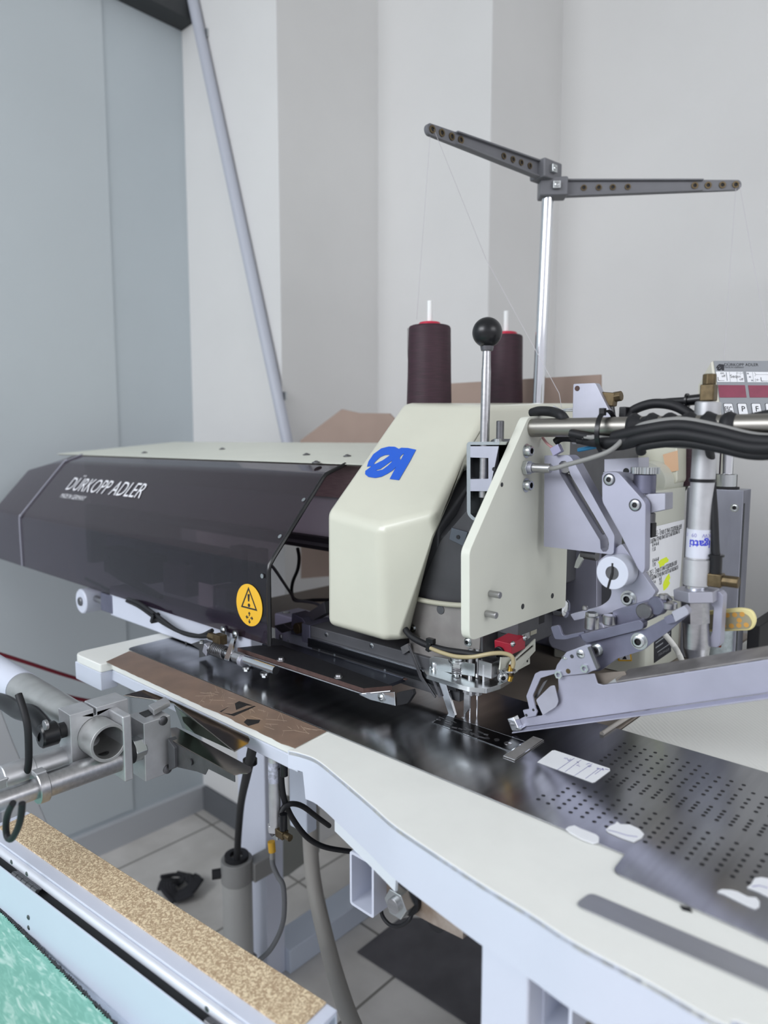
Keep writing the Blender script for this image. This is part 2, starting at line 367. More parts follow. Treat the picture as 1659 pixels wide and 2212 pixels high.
# ================================================================ WORKTABLE
tb = thing('worktable', 'white sewing worktable with curved front edge and steel tube frame', 'table', (0.3, -0.1, 0))
edge = c3([(300, 1615), (705, 1585)], 1, 0, 0)
fr = [on_z(x, y, T) for x, y in ((622, 1621), (648, 1627), (684, 1641), (732, 1679), (800, 1737), (850, 1781), (929, 1835), (1038, 1907), (1146, 1973), (1240, 2034), (1400, 2120), (1564, 2212))]
tail = [V((0.42, -0.262, T)), V((0.75, -0.275, T))]
front = fr+tail
# thin bed flange at left, thick rounded top on the right
xL = -0.64
b = MB(); top = [V((xL, -0.219, T)), V((xL+0.004, -0.2195, T)), V((-0.552, -0.205, T)), V((-0.10, -0.2045, T))]
poly = rnd([V((-0.645, 0.0925, T)), V((-0.641, -0.222, T)), V((-0.55, -0.219, T)), V((-0.55, -0.2, T)), V((-0.099, -0.2, T)), V((-0.099, 0.0925, T))], [0.01, 0.02, 0.004, 0, 0, 0])
b.prism(poly, (0, 0, -0.014)); b.build('left_flange', 'laminate', tb, 0.002)
b = MB(); b.prism([V((-0.643, 0.06, T-.014)), V((-0.639, -0.2205, T-.014)), V((-0.552, -0.2185, T-.014)), V((-0.552, -0.19, T-.014)), V((-0.60, -0.19, T-.014)), V((-0.60, 0.06, T-.014))], (0, 0, -0.03)); b.build('end_block', 'white', tb, 0.002)
fsm = smooth_path(front, 6)
b = MB(); b.prism([V((p.x, p.y, T)) for p in fsm]+[V((0.75, 0.0925, T)), V((-0.0985, 0.0925, T))], (0, 0, -0.006)); b.build('table_top', 'laminate', tb, 0.0015)
# painted steel apron that follows the front edge, with its stepped left end
def strip(pts, z0s, z1s, th, name, m, inset=0.0):
    b = MB(); n = len(pts); vs = []
    for i, p in enumerate(pts):
        t = (pts[min(i+1, n-1)]-pts[max(i-1, 0)]).normalized(); nn = V((-t.y, t.x, 0)); nn = -nn if nn.y > 0 else nn
        q = p-nn*inset
        for off in (0, -th):
            for z in (z0s[i], z1s[i]): vs.append((q.x+nn.x*off, q.y+nn.y*off, z))
    fs = []
    for i in range(n-1):
        a, c = i*4, (i+1)*4
        fs += [(a, a+1, c+1, c), (a+2, c+2, c+3, a+3), (a, c, c+2, a+2), (a+1, a+3, c+3, c+1)]
    fs += [(0, 2, 3, 1), ((n-1)*4, (n-1)*4+1, (n-1)*4+3, (n-1)*4+2)]
    return b.raw(vs, fs).build(name, m, tb, ang=60)
def resamp(pts, ds=0.006):
    out = [pts[0]]
    for a, c in zip(pts, pts[1:]):
        L = (c-a).length; k = max(1, int(L/ds))
        for j in range(1, k+1): out.append(a.lerp(c, j/k))
    return out
fsm = smooth_path(front, 6)
n = len(fsm); X0 = fsm[0].x
def lowz(x):
    if x < X0+0.021: return T-0.021
    return T-0.052
F2 = resamp(fsm, 0.002)
strip(F2, [T-0.0005]*len(F2), [lowz(p.x) for p in F2], 0.003, 'apron', 'white')
F3 = [p for p in F2 if p.x > X0+0.056]
strip(F3, [T-0.05]*len(F3), [T-0.079 if p.x < 0.075 else T-0.06 for p in F3], 0.003, 'under_panel', mat('pale_panel_paint', '#dfe5ec', 0.45), inset=0.012)  # inner panel in a lighter paint than the apron
# frame tubes with open ends
def rect_tube(c, w_, h, length, th, name, m='white', ax=EY):
    b = MB(); u = EX if ax is EY else EY; c = V(c)
    o_ = rnd([c-u*w_/2-EZ*h/2, c+u*w_/2-EZ*h/2, c+u*w_/2+EZ*h/2, c-u*w_/2+EZ*h/2], 0.004, 3)
    i_ = rnd([c-u*(w_/2-th)-EZ*(h/2-th), c+u*(w_/2-th)-EZ*(h/2-th), c+u*(w_/2-th)+EZ*(h/2-th), c-u*(w_/2-th)+EZ*(h/2-th)], 0.002, 3)
    b.prism(o_, ax*length, [i_]); return b.build(name, m, tb)
yt = -0.195
tl = on_y(757, 1838, yt); br = on_y(797, 1978, yt); c_ = (tl+br)/2
rect_tube((c_.x+0.003, yt, c_.z), 0.036, 0.062, 0.26, 0.003, 'cross_tube')
b = MB(); b.mm((c_.x-0.012, yt+0.004, c_.z+0.031), (c_.x+0.024, yt+0.03, T-0.05)); b.build('tube_riser', 'white', tb, 0.001)
q0 = on_y(1170, 2085, -0.235); q1 = on_y(1236, 2200, -0.235); cc = (q0+q1)/2
rect_tube((cc.x, -0.235, cc.z-0.006), abs(q1.x-q0.x), 0.062, 0.3, 0.003, 'cross_tube')
# bolted flat bar beside the first tube
fb = [on_y(a, c, yt+0.02) for a, c in ((825, 1850), (1000, 1950), (1000, 2030), (935, 1998), (825, 1938))]
b = MB(); b.prism(fb, (0, 0.012, 0)); b.build('flat_bar', mat('rust_stained_steel', '#b5aaa0', 0.5, 0.4, noise=0.0, scale=25, col2='#7d6a58'), tb, 0.001)
ctr = on_y(878, 1936, yt+0.018)
b = MB(); b.cyl(ctr+V((0, 0.004, 0)), ctr+V((0, -0.003, 0)), 0.0185, n=24); b.build('rubber_washer', 'blackm', tb)
b = MB(); b.cyl(ctr+V((0, -0.002, 0)), ctr+V((0, -0.018, 0)), 0.0155, n=6); b.build('nut', 'zinc', tb, 0.001)
b = MB(); b.cyl(ctr+V((0, -0.016, 0)), ctr+V((0, -0.022, 0)), 0.0078, n=20); b.build('threaded_stud', 'steel', tb, 0.0006)
e0 = on_y(940, 1990, yt+0.03)
b = MB(); b.cyl(e0, e0+V((0, 0.03, 0)), 0.012, n=20); b.build('end_bushing', 'blackm', tb)
# front leg
lx0 = on_y(1049, 2100, -0.25).x; lx1 = on_y(1152, 2150, -0.25).x
b = MB(); b.mm((lx0, -0.2575, 0.0), (lx1, -0.20, T-0.052)); b.build('leg', 'white', tb, 0.003)
# left columns and lower frame
LC = on_z(600, 2330, 0.0)
def col(x0, y0, x1, y1, z1, nm, m='white'): return MB().mm((x0, y0, 0), (x1, y1, z1)).build(nm, m, tb, 0.003)
MB().mm((on_y(624, 1700, 0.06).x, 0.06, on_y(640, 1792, 0.06).z), (on_y(661, 1700, 0.06).x, 0.085, T-0.044)).build('hanging_bracket', 'barpaint', tb, 0.003)
MB().mm((0.66, -0.25, 0.0), (0.72, -0.19, T-0.052)).build('leg', 'white', tb, 0.003)
fs_ = thing('floor_stand', 'square white stand post on a floor beam behind the grey lifting cylinder', 'stand', (-0.80, 0.28, 0))
MB().mm((-0.865, 0.25, 0), (-0.758, 0.304, 0.78)).build('post', 'white', fs_, 0.003)
MB().mm((-0.82, 0.304, 0), (-0.741, 0.95, 0.062)).build('foot_beam', 'barpaint', fs_, 0.003)
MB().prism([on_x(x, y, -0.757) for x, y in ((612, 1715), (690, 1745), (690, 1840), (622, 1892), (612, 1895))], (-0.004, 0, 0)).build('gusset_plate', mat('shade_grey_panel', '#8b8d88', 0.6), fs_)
MB().mm((-0.60, -0.1995, T-0.032), (-0.10, -0.165, T-0.0145)).build('front_rail', 'white', tb, 0.002)
MB().mm((-0.425, 0.02, T-0.10), (0.40, 0.05, T-0.044)).build('cross_beam', 'barpaint', tb, 0.003)
# steel bed plate with drilled holes
bedT = T+0.0016
st = on_z(1340, 1850, T); bx = 0.264
poly = rnd([V((-0.60, -0.03, T)), V((-0.5945, -0.1545, T)), V((-0.56, -0.152, T)), V((-0.10, -0.149, T)), V((bx, -0.1485, T)), V((bx+0.002, -0.178, T)), V((0.75, -0.185, T)), V((0.75, 0.0933, T)), V((-0.60, 0.0933, T))], [0.01, 0.02, 0, 0, 0, 0.008, 0, 0, 0])
b = MB(); b.prism(poly, (0, 0, 0.0016)); bed = b.build('bed_plate', 'bed', tb, 0.0003, 1)
b = MB()
def hole(x, y, r=0.00205): b.prism(circ((x, y, bedT), EX, EY, r, 12), (0, 0, 0.00012))
for k in range(40):
    for j, y in enumerate((0.0592, 0.0470, 0.0356, 0.0196, 0.0101, -0.0001)):
        if y < 0.0592-0.0 or k < 8: 
            if not (k >= 8 and j == 0) and not (k >= 12 and j == 1): hole(0.1727+0.01182*k, y)
    for y in (-0.0195, -0.0264, -0.0332, -0.0401): hole(0.1978+0.01180*k, y)
    for y in (-0.0675, -0.0799, -0.0899, -0.0996, -0.1092, -0.1190): hole(0.1752+0.01180*k, y)
for y in (-0.109, -0.1186): hole(0.1643, y)
b.build('perforation_pattern', 'blackm', bed, smooth=False)
# needle plate let into the bed
npq = zs([(933, 1561), (964, 1545), (1135, 1602), (1103, 1624)], bedT)
b = MB(); b.prism(npq, (0, 0, 0.0004)); npl = b.build('needle_plate', mat('black_oxide_plate', '#17181c', 0.25, 0.8), tb)
def outline(poly, wd, z, name, m, parent):
    b = MB(); c = sum(poly, V((0, 0, 0)))/len(poly); inner = []
    n_ = len(poly)
    for i, p in enumerate(poly):
        a = (poly[i-1]-p).normalized(); d_ = (poly[(i+1) % n_]-p).normalized(); s_ = max(0.3, a.cross(d_).length)
        inner.append(p+(a+d_)*(wd/s_))
    b.prism([V((p.x, p.y, z)) for p in poly], (0, 0, 0.0002), [[V((p.x, p.y, z)) for p in inner]]); return b.build(name, m, parent, smooth=False)
outline(npq, 0.0007, bedT+0.0004, 'bright_edge', 'chrome', npl)
for (x, y, r) in ((1020, 1587, 2.0), (1052, 1594, 3.2), (1073, 1598, 4), ):
    c_ = on_z(x, y, bedT+0.0005); MB().cyl(c_, c_+EZ*0.0004, r*0.0008, n=16).build('hole_plug', 'iron', npl)
c_ = on_z(1097, 1606, bedT+0.0004); screw(npl, c_, EZ, 0.0045, 0.0012, kind='slot', washer=False, m='iron')
b = MB(); random.seed(3)
for i in range(16):
    q = on_z(950+i*7.2+random.uniform(-4, 4), 1554+i*2.6+random.uniform(-6, 6), bedT+0.0006)
    b.box(q, (random.uniform(0.004, 0.010), random.uniform(0.001, 0.0022), 0.0008), Matrix.Rotation(random.uniform(-0.3, 0.3), 3, 'Z'))
b.build('feed_dog_bars', 'iron', npl, smooth=False)
# bright inlay strip in the white top, near right
s = zs([(1240, 1957), (1275, 1930), (1659, 2093), (1659, 2204)], T)
dx = (s[2]-s[1]).normalized(); s2 = [s[0], s[1], s[1]+dx*0.45, s[0]+dx*0.45]
b = MB(); b.prism(rnd([p+EZ*0.0001 for p in s2], [0.007, 0.006, 0.006, 0.006]), (0, 0, 0.0012)); b.build('inlay_strip', mat('satin_steel_strip', '#b4b5b8', 0.32, 0.9, noise=0.1, scale=8, stretch=(1, 6, 1)), tb, 0.0003, 1)
MB().prism(zs([(1468, 1956), (1490, 1963), (1496, 1972), (1474, 1966)], T+0.0002), (0, 0, 0.0006)).build('finger_notch', 'blackm', tb)
# brown protective tape along the left front edge
tp = [V((-0.575, -0.158, T)), V((-0.553, -0.2065, T)), V((-0.098, -0.205, T)), V((-0.105, -0.1505, T)), V((-0.56, -0.1525, T))]
random.seed(5); ragged = []
for i in range(46):
    t = i/45; ragged.append(V((-0.553+0.455*t, -0.2068-random.uniform(0, 0.0012)+(0.0022*random.random() if t > 0.6 else 0), T+0.0003)))
b = MB(); b.prism([V((-0.578, -0.156, T+.0003))]+ragged+[V((-0.105, -0.1502, T+.0003)), V((-0.56, -0.1538, T+.0003))], (0, 0, 0.0009))
bt = b.build('tape_strip', 'tapebrown'); tag(bt, 'long worn brown tape strip covering the left front edge of the white table', 'tape')
bt_l = V(bt.location)
def flat_on(name, pts, z, th, m, parent=None):
    b = MB(); b.prism(zs(pts, z), (0, 0, th)); return b.build(name, m, parent, smooth=False)
flat_on('worn_patch', c5([(290, 1190), (420, 1120), (530, 1155), (385, 1220), (350, 1210)]), T+0.0012, 0.00015, 'blackm', bt)
flat_on('worn_patch', c5([(300, 1195), (390, 1130), (400, 1180), (470, 1150), (520, 1150), (370, 1205)]), T+0.0014, 0.00015, 'tapebrown', bt)
flat_on('worn_patch', c5([(470, 1240), (560, 1245), (550, 1265), (480, 1285), (450, 1260)]), T+0.0012, 0.00015, 'blackm', bt)
random.seed(11)
b = MB()
for i in range(46):
    x0 = random.uniform(-0.33, -0.12); y0 = random.uniform(-0.198, -0.158); a = random.uniform(-0.9, 0.9); l_ = random.uniform(0.006, 0.03)
    b.box((x0, y0, T+0.00125), (l_, 0.0003, 0.0002), Matrix.Rotation(a, 3, 'Z'))
b.build('scratches', mat('pale_scratch', '#b8a592', 0.6), bt, smooth=False)
# paper labels and torn tape on the bed plate
lb = thing('handwritten_label', 'white paper label with violet ruled handwriting stuck on the dark steel plate', 'label', on_z(1238, 1655, bedT))
q = [on_z(x, y, bedT+0.0001) for x, y in c3([(302, 400), (320, 385), (388, 332), (405, 330), (727, 437), (730, 450), (640, 517), (625, 520)], 2.724, 1050, 1500)]
b = MB(); b.prism(q, (0, 0, 0.0004)); b.build('paper', 'paper', lb)
b = MB()
def stroke(b, pts, wd, z, th=0.0001):
    P = [on_z(x, y, z) for x, y in pts]
    for a, c in zip(P, P[1:]):
        d_ = (c-a).normalized(); n_ = V((-d_.y, d_.x, 0))*wd/2; b.prism([a-n_, c-n_, c+n_, a+n_], (0, 0, th))
k3 = lambda p: c3(p, 2.724, 1050, 1500)
for ln in ([(418, 445), (520, 375)], [(465, 455), (560, 385)], [(520, 478), (625, 408)], [(585, 495), (660, 440)], [(640, 470), (690, 435)]): stroke(b, k3(ln), 0.0004, bedT+0.0006)
random.seed(4)
for cx_, cy_ in ((470, 378), (490, 385), (535, 400), (540, 420), (600, 410), (610, 425), (665, 435), (690, 440), (712, 445)):
    pts = [(cx_+random.uniform(-14, 14), cy_+random.uniform(-7, 7)) for _ in range(6)]; stroke(b, k3(pts), 0.0003, bedT+0.0006)
b.build('handwriting', 'violetink', lb, smooth=False)
def bit(pts, label, marks=()):
    t = thing('torn_tape', label, 'tape', on_z(*k3([pts[0]])[0], bedT), 'torn white tape pieces on the steel plate')
    P = [on_z(x, y, bedT+0.0001) for x, y in k3(pts)]
    b = MB(); b.prism(P, (0, 0, 0.0009)); b.build('tape', 'paper', t, 0.0002, 1)
    if marks:
        b = MB()
        for m_ in marks: stroke(b, k3(m_), 0.0007, bedT+0.0011)
        b.build('biro_line', 'violetink', t, smooth=False)
bit([(468, 795), (485, 782), (520, 775), (560, 795), (600, 810), (650, 830), (665, 845), (662, 875), (630, 882), (560, 855), (490, 815)], 'leftmost torn white tape piece, nearest the front edge of the steel plate')
bit([(705, 800), (725, 780), (760, 765), (770, 752), (790, 768), (845, 770), (900, 795), (930, 825), (915, 850), (870, 873), (800, 850), (720, 815)], 'torn white tape piece with a blue line, beside the front holes', [[(715, 798), (760, 808), (830, 830), (890, 838)]])
bit([(1360, 1165), (1385, 1152), (1440, 1155), (1480, 1165), (1540, 1195), (1590, 1200), (1610, 1225), (1608, 1255), (1585, 1268), (1540, 1250), (1470, 1215), (1400, 1180)], 'long torn white tape piece near the right frame edge, front one of two')
bit([(1535, 1140), (1560, 1120), (1580, 1085), (1620, 1080), (1700, 1095), (1720, 1130), (1700, 1190), (1660, 1195), (1600, 1165)], 'torn white tape piece cut by the right frame edge, rear one of two', [[(1565, 1130), (1610, 1125), (1660, 1140)]])
b = MB(); b.prism(zs([(1087, 1635), (1151, 1592), (1175, 1600), (1112, 1644)], bedT+0.0001), (0, 0, 0.0012)); o = b.build('metal_tab', mat('dull_grey_tab', '#8f8d8b', 0.55, 0.3, noise=0.1, scale=80), None, 0.0003, 1)
outline(zs([(1087, 1635), (1151, 1592), (1175, 1600), (1112, 1644)], bedT), 0.0008, bedT+0.0013, 'bright_edge', 'chrome', o)
tag(o, 'small grey metal tab lying across the right end of the needle plate', 'plate')
# rear machine board and white rear table
o = MB().mm((-0.725, 0.0945, T-0.03), (0.149, 0.66, T-0.001)).build('machine_base', 'board', None, 0.002); tag(o, 'grey brown base board behind the dark steel plate under the sewing head', 'board')
o = MB().mm((0.1505, 0.0945, T-0.03), (1.5, 1.15, T-0.001)).build('rear_table', 'weave', None, 0.002); tag(o, 'white finely ribbed rear table top on the right behind the steel plate', 'table')
for nm, x in (('a', 0.9),): MB().mm((0.85, 0.95, 0), (0.91, 1.01, T-0.03)).build('leg', 'white', o); MB().mm((0.85, 0.75, 0), (0.91, 0.81, T-0.03)).build('leg', 'white', o)
bd = bpy.data.objects['machine_base']; MB().mm((0.0, 0.61, 0), (0.06, 0.65, T-0.03)).build('leg', 'barpaint', bd)

# ================================================================ UNDER THE TABLE
gs = thing('gas_spring', 'grey lifting cylinder with black hose clamped to the white stand post', 'cylinder', (-0.5, -0.04, 0))
gc = on_y(512, 1890, 0.17)
MB().cyl((gc.x, gc.y, 0.12), (gc.x, gc.y, gc.z-0.01), 0.0335, n=32).build('body', mat('grey_enamel', '#a9a9a6', 0.4), gs)
MB().cyl((gc.x, gc.y, gc.z-0.012), (gc.x, gc.y, gc.z+0.040), 0.0355, n=32).build('collar', 'greycable', gs, 0.002)
MB().mm((gc.x+0.005, gc.y+0.02, gc.z-0.012), (gc.x+0.04, 0.249, gc.z+0.032)).build('clamp_bracket', 'greycable', gs, 0.002)
MB().pipe((gc.x, gc.y, gc.z+0.038), (gc.x, gc.y, gc.z+0.05), 0.027, 0.015).build('gaiter', 'blackm', gs)
MB().cyl((gc.x-0.02, gc.y-0.026, gc.z+0.008), (gc.x-0.032, gc.y-0.045, gc.z+0.008), 0.011, n=6).build('clamp_bolt', 'blackm', gs)
MB().mm((gc.x-0.035, gc.y-0.035, 0), (gc.x+0.03, gc.y+0.03, 0.12)).build('base_bracket', 'greycable', gs, 0.002)
hz = [on_y(x, y, yy) for x, y, yy in ((512, 1885, 0.17), (513, 1835, 0.15), (520, 1740, 0.08), (535, 1665, -0.04), (551, 1590, -0.13), (557, 1560, -0.15))]
o = MB().tube(hz, 0.0075, 12).build('hose', 'rubber', gs)
q = on_y(540, 1645, -0.065); MB().cyl(q-EZ*0.004, q+EZ*0.004, 0.0115, n=14).build('hose_tie', 'black', gs)
# small pneumatic cylinder under the front edge
pc = thing('pneumatic_cylinder', 'slim chrome pneumatic cylinder hanging under the front edge of the white table', 'cylinder', on_y(594, 1640, -0.185))
yc = -0.188
def pc_(a, b_, r, nm, m, n=24, **k): 
    A = on_y(*a, yc); B = on_y(*b_, yc); B = V((A.x, yc, B.z)); return MB().cyl(A, B, r, n=n).build(nm, m, pc, **k)
k2 = lambda x, y: (400+x/4.1475, 1550+y/4.1475)
pc_(k2(795, 225), k2(795, 280), 0.0045, 'rod', 'steel')
pc_(k2(795, 270), k2(795, 350), 0.0085, 'end_cap', 'alu', 6, bevel=0.001)
pc_(k2(795, 350), k2(795, 960), 0.0072, 'barrel', 'alu')
pc_(k2(795, 390), k2(795, 570), 0.0074, 'label_band', mat('pale_label', '#c9ccdc', 0.5, noise=0.5, scale=220))
pc_(k2(795, 950), k2(795, 1015), 0.0082, 'end_cap', 'alu', 6, bevel=0.001)
a = on_y(*k2(795, 1015), yc); c_ = on_y(*k2(795, 1090), yc); MB().prism([a+EX*-.006, a+EX*.006, V((a.x+.006, yc, c_.z)), V((a.x-.006, yc, c_.z))], (0, 0.004, 0)).build('clevis', 'zinc', pc, 0.001)
MB().cyl((a.x, yc-0.004, c_.z+0.009), (a.x, yc+0.006, c_.z+0.009), 0.0035).build('clevis_pin', 'iron', pc)
for yy in (330, 1005):
    A = on_y(*k2(815, yy), yc); MB().box(A+EX*0.011, (0.014, 0.010, 0.010)).build('elbow_fitting', 'brass', pc, 0.001); MB().cyl(A+EX*0.017, A+EX*0.027, 0.0042, n=12).build('fitting_tip', 'brass', pc)
    MB().cyl(A+EX*0.0145+EZ*(-0.006 if yy < 500 else 0.006), A+EX*0.0145+EZ*(-0.022 if yy < 500 else 0.026), 0.0048, n=14).build('push_fitting', 'black', pc)
m_ = on_y(*k2(660, 170), yc); MB().prism([on_y(*k2(x, y), yc-0.008) for x, y in ((580, 130), (770, 205), (765, 250), (590, 185))], (0, 0.02, 0)).build('mounting_plate', mat('light_alloy', '#bfc8d4', 0.5, 0.3), pc, 0.001)
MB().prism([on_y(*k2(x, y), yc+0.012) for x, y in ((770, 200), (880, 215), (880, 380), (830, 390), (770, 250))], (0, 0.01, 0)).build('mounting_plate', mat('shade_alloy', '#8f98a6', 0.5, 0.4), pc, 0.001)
hs = [on_y(*k2(x, y), yy) for x, y, yy in ((860, 460, -0.188), (866, 600, -0.185), (890, 740, -0.18), (960, 900, -0.16), (1090, 1070, -0.13), (1250, 1160, -0.10), (1480, 1200, -0.06))]
MB().tube(hs, 0.0036, 10).build('air_hose', 'rubber', pc)
hs = [on_y(*k2(x, y), yy) for x, y, yy in ((860, 890, -0.188), (866, 840, -0.185), (900, 790, -0.18), (970, 772, -0.17), (1060, 800, -0.15), (1180, 890, -0.11), (1290, 970, -0.06))]
MB().tube(hs, 0.0034, 10).build('air_hose', 'rubber', pc)
# cables and hoses
def cable(name, pts, r, m, label, cat='cable'):
    o = MB().tube([V(p) for p in pts], r, 12).build(name, m); return tag(o, label, cat)
cable('cable', [on_y(x, y, yy) for x, y, yy in ((588, 1855, -0.01), (590, 1870, -0.01), (600, 1893, -0.01), (612, 1915, -0.012), (614, 1970, -0.014), (606, 2010, -0.016), (585, 2050, -0.03), (560, 2075, -0.05), (545, 2090, -0.06))], 0.0042, mat('grey_cord', '#6d6f72', 0.5), 'thin grey cable with orange tag drooping beside the table leg')
cb = bpy.data.objects['cable']; q0 = on_y(586, 1818, -0.01); q1 = on_y(588, 1840, -0.01)
MB().cyl(q0, q1, 0.0062).build('cable_tag', 'magenta', cb); MB().tube([q1, on_y(588, 1858, -0.01)], 0.0042, sm=False).build('sleeve', 'greycable', cb)
cable('drain_hose', [on_y(672, 1700, 0.10), on_y(670, 1760, 0.11), on_y(671, 1830, 0.12), on_y(680, 1920, 0.11), on_y(712, 2060, 0.07), on_y(745, 2170, 0.03), on_y(775, 2250, 0.0), on_y(810, 2380, -0.03)], 0.0145, mat('grey_hose', '#a3a09a', 0.55), 'long grey hose hanging down under the table to the tiled floor', 'hose')
cable('black_wire', [on_y(822, 1950, -0.16), on_y(826, 1978, -0.16), on_y(843, 1998, -0.16), on_y(865, 2000, -0.16), on_y(885, 1985, -0.16), on_y(893, 1960, -0.15)], 0.0022, 'rubber', 'thin black wire loop hanging beside the bolted flat bar')
b = MB(); ru = on_z(390, 1930, 0.0); random.seed(9)
b = MB()
for i in range(7):
    a0 = i*0.9; pts = [ru+V((math.cos(a0+t*0.9)*(0.02+0.045*(t/5)), math.sin(a0+t*0.9)*(0.02+0.04*(t/5)), 0.008+0.03*abs(math.sin(t+i)))) for t in range(6)]; b.tube(pts, 0.006, 8)
tag(b.build('rag', mat('black_rag', '#26262a', 0.9)), 'crumpled black rag on the grey floor tiles by the grey cylinder', 'rag')
cd_ = on_z(420, 1900, 0.0)
# dark cabinet in shade below the rear board
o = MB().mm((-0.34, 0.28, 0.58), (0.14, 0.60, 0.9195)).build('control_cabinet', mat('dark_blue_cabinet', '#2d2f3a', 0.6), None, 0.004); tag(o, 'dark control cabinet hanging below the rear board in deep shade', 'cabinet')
o = MB().mm((0.18, 0.20, 0.0), (1.2, 0.70, 0.9195)).build('light_blocker', mat('grey_light_blocker', '#70737a', 0.5), None, 0.004); tag(o, 'grey block added under the white rear table to hold off side light', 'cabinet')  # block added to stop side light reaching under the table
fm = MB().prism([on_z(x, y, 0.001) for x, y in ((772, 2058), (865, 1985), (1150, 1985), (1250, 2212), (1012, 2214))], (0, 0, 0.004)).build('floor_shade_sheet', mat('painted_floor_shade', '#5c5b60', 0.35, noise=0.35, scale=9), None); tag(fm, 'flat dark sheet painted as shade on the floor tiles under the white table', 'mat')  # dark sheet standing in for the table's shade on the tiles
# maroon cord and slanted leg at left
mc = [on_x(x, y, -1.2) for x, y in ((-60, 1396), (0, 1413), (60, 1432), (130, 1455), (190, 1473), (215, 1480))]
mc2 = [on_x(x, y, -1.2) for x, y in ((100, 1490), (140, 1503), (180, 1512), (230, 1520))]
o = MB().tube(mc, 0.0045, 10).build('lanyard', 'redcord'); tag(o, 'maroon cord stretched across the left wall behind the table', 'cord'); MB().tube(mc2, 0.0048, 10).build('lower_run', 'redcord', o)
b = MB(); b.prism([on_x(x, y, -0.95) for x, y in ((-120, 1500), (-10, 1500), (28, 1600), (125, 1830), (140, 1900), (-120, 2120))], (-0.02, 0, 0))
ln_ = b.build('stand_panel', mat('grey_stand_paint', '#cdd0d2', 0.5), None, 0.003); tag(ln_, 'pale grey slanted stand panel at the left edge behind the shelf', 'panel')
q = on_x(0, 1900, -0.95)
MB().mm((-0.97, q.y-0.10, 0), (-0.95, q.y+0.03, q.z)).build('leg', 'barpaint', ln_)

# ================================================================ FRONT SHELF
sh = thing('swing_shelf', 'white swing-out steel shelf bar with tan pebbled strip along its top', 'shelf', (-0.2, -0.35, 0.74))
zt = 0.80; ta, tbb, tcc, tdd = [on_z(x, y, zt) for x, y in ((72, 1760), (700, 2170), (3, 1792), (612, 2212))]
ux = ((tbb-ta)+(tdd-tcc)).normalized(); uy = V((-ux.y, ux.x, 0))
wd = 0.043; O = tcc-ux*0.02; Lg = (tbb-ta).length+0.018
def sl(a, b_, z): return O+ux*a+uy*b_+V((0, 0, z-zt))
MB().prism([sl(0.0, -0.014, zt-0.004), sl(Lg+0.012, -0.014, zt-0.004), sl(Lg+0.012, wd, zt-0.004), sl(0, wd, zt-0.004)], (0, 0, 0.003)).build('top_plate', 'white', sh, 0.001)
MB().prism([sl(0.012, 0.0, zt-0.001), sl(Lg, 0.0, zt-0.001), sl(Lg, wd-0.001, zt-0.001), sl(0.012, wd-0.001, zt-0.001)], (0, 0, 0.002)).build('tan_strip', 'tan', sh, 0.0005)
b = MB(); prof = [(-0.014, -0.004), (wd, -0.004), (wd, -0.040), (-0.014, -0.040)]; inn = [(-0.0115, -0.0065), (wd-0.0025, -0.0065), (wd-0.0025, -0.0375), (-0.0115, -0.0375)]
b.prism([sl(0, y, zt+z) for y, z in prof], ux*(Lg+0.012), [[sl(0, y, zt+z) for y, z in inn]]); b.build('box_tube', 'barpaint', sh, 0.0008, 1)
# rounded bright nosing and dark gap
b = MB(); b.cyl(sl(0, -0.0145, zt-0.010), sl(Lg+0.012, -0.0145, zt-0.010), 0.006); b.build('rounded_nosing', mat('silver_white_nosing', '#dfe2ea', 0.35, 0.3), sh)
b = MB(); b.prism([sl(-0.05, -0.027, zt-0.020), sl(Lg+0.012, -0.027, zt-0.020), sl(Lg+0.012, -0.012, zt-0.020), sl(-0.05, -0.012, zt-0.020)], (0, 0, -0.003)); b.build('dark_channel', 'dark', sh)
# hinged panel
pb = on_z(0, 1952, 0.745)
pdrop = 0.062
b = MB(); b.prism([sl(-0.06, -0.028, zt-0.012), sl(Lg+0.012, -0.028, zt-0.012), sl(Lg+0.012, -0.0305, zt-0.012-pdrop), sl(-0.06, -0.0305, zt-0.012-pdrop)], uy*-0.002); b.build('hinged_panel', 'barpaint', sh, 0.0006, 1)
pn = -uy; pl0 = sl(0, -0.031, zt-0.02)
def hinge(pxa, pya, pxb, pyb):
    A = on_pl(pxa, pya, sl(0, -0.026, zt), uy); B = on_pl(pxb, pyb, sl(0, -0.026, zt), uy); L = (B-A).length
    A = V((A.x, A.y, zt-0.0125)); B = A+ux*L; k = 5
    for i in range(k): MB().cyl(A+ux*(L*i/k+0.0004), A+ux*(L*(i+1)/k-0.0004), 0.0028, n=14).build('hinge_knuckle', 'steel', hg)
for pts in ((25, 1829, 78, 1875), (442, 2136, 535, 2205)):
    A = on_pl(pts[0], pts[1], sl(0, -0.026, zt), uy); B = on_pl(pts[2], pts[3], sl(0, -0.026, zt), uy)
    L = (B-A).length; A = V((A.x, A.y, 0))+EZ*(zt-0.0125); B = A+ux*L
    hg = MB().prism([A+uy*0.001, B+uy*0.001, B+uy*0.006, A+uy*0.006], (0, 0, 0.001)).build('hinge', 'iron', sh)
    for i in range(5): MB().cyl(A+ux*(L*i/5+0.0005), A+ux*(L*(i+1)/5-0.0005), 0.0027, n=14).build('knuckle', 'iron', hg)
for x, y in ((25, 1862), (58, 1888), (447, 2180), (61, 1982), (62, 2004)):
    p = on_pl(x, y, sl(0, -0.0318, zt-0.02), uy); screw(sh, p, -uy, 0.0028, 0.001, kind='slot', washer=False, m='iron')
MB().mm((-0.42, -0.36, 0.0), (-0.36, -0.33, zt-0.042)).build('support_post', 'barpaint', sh, 0.002)
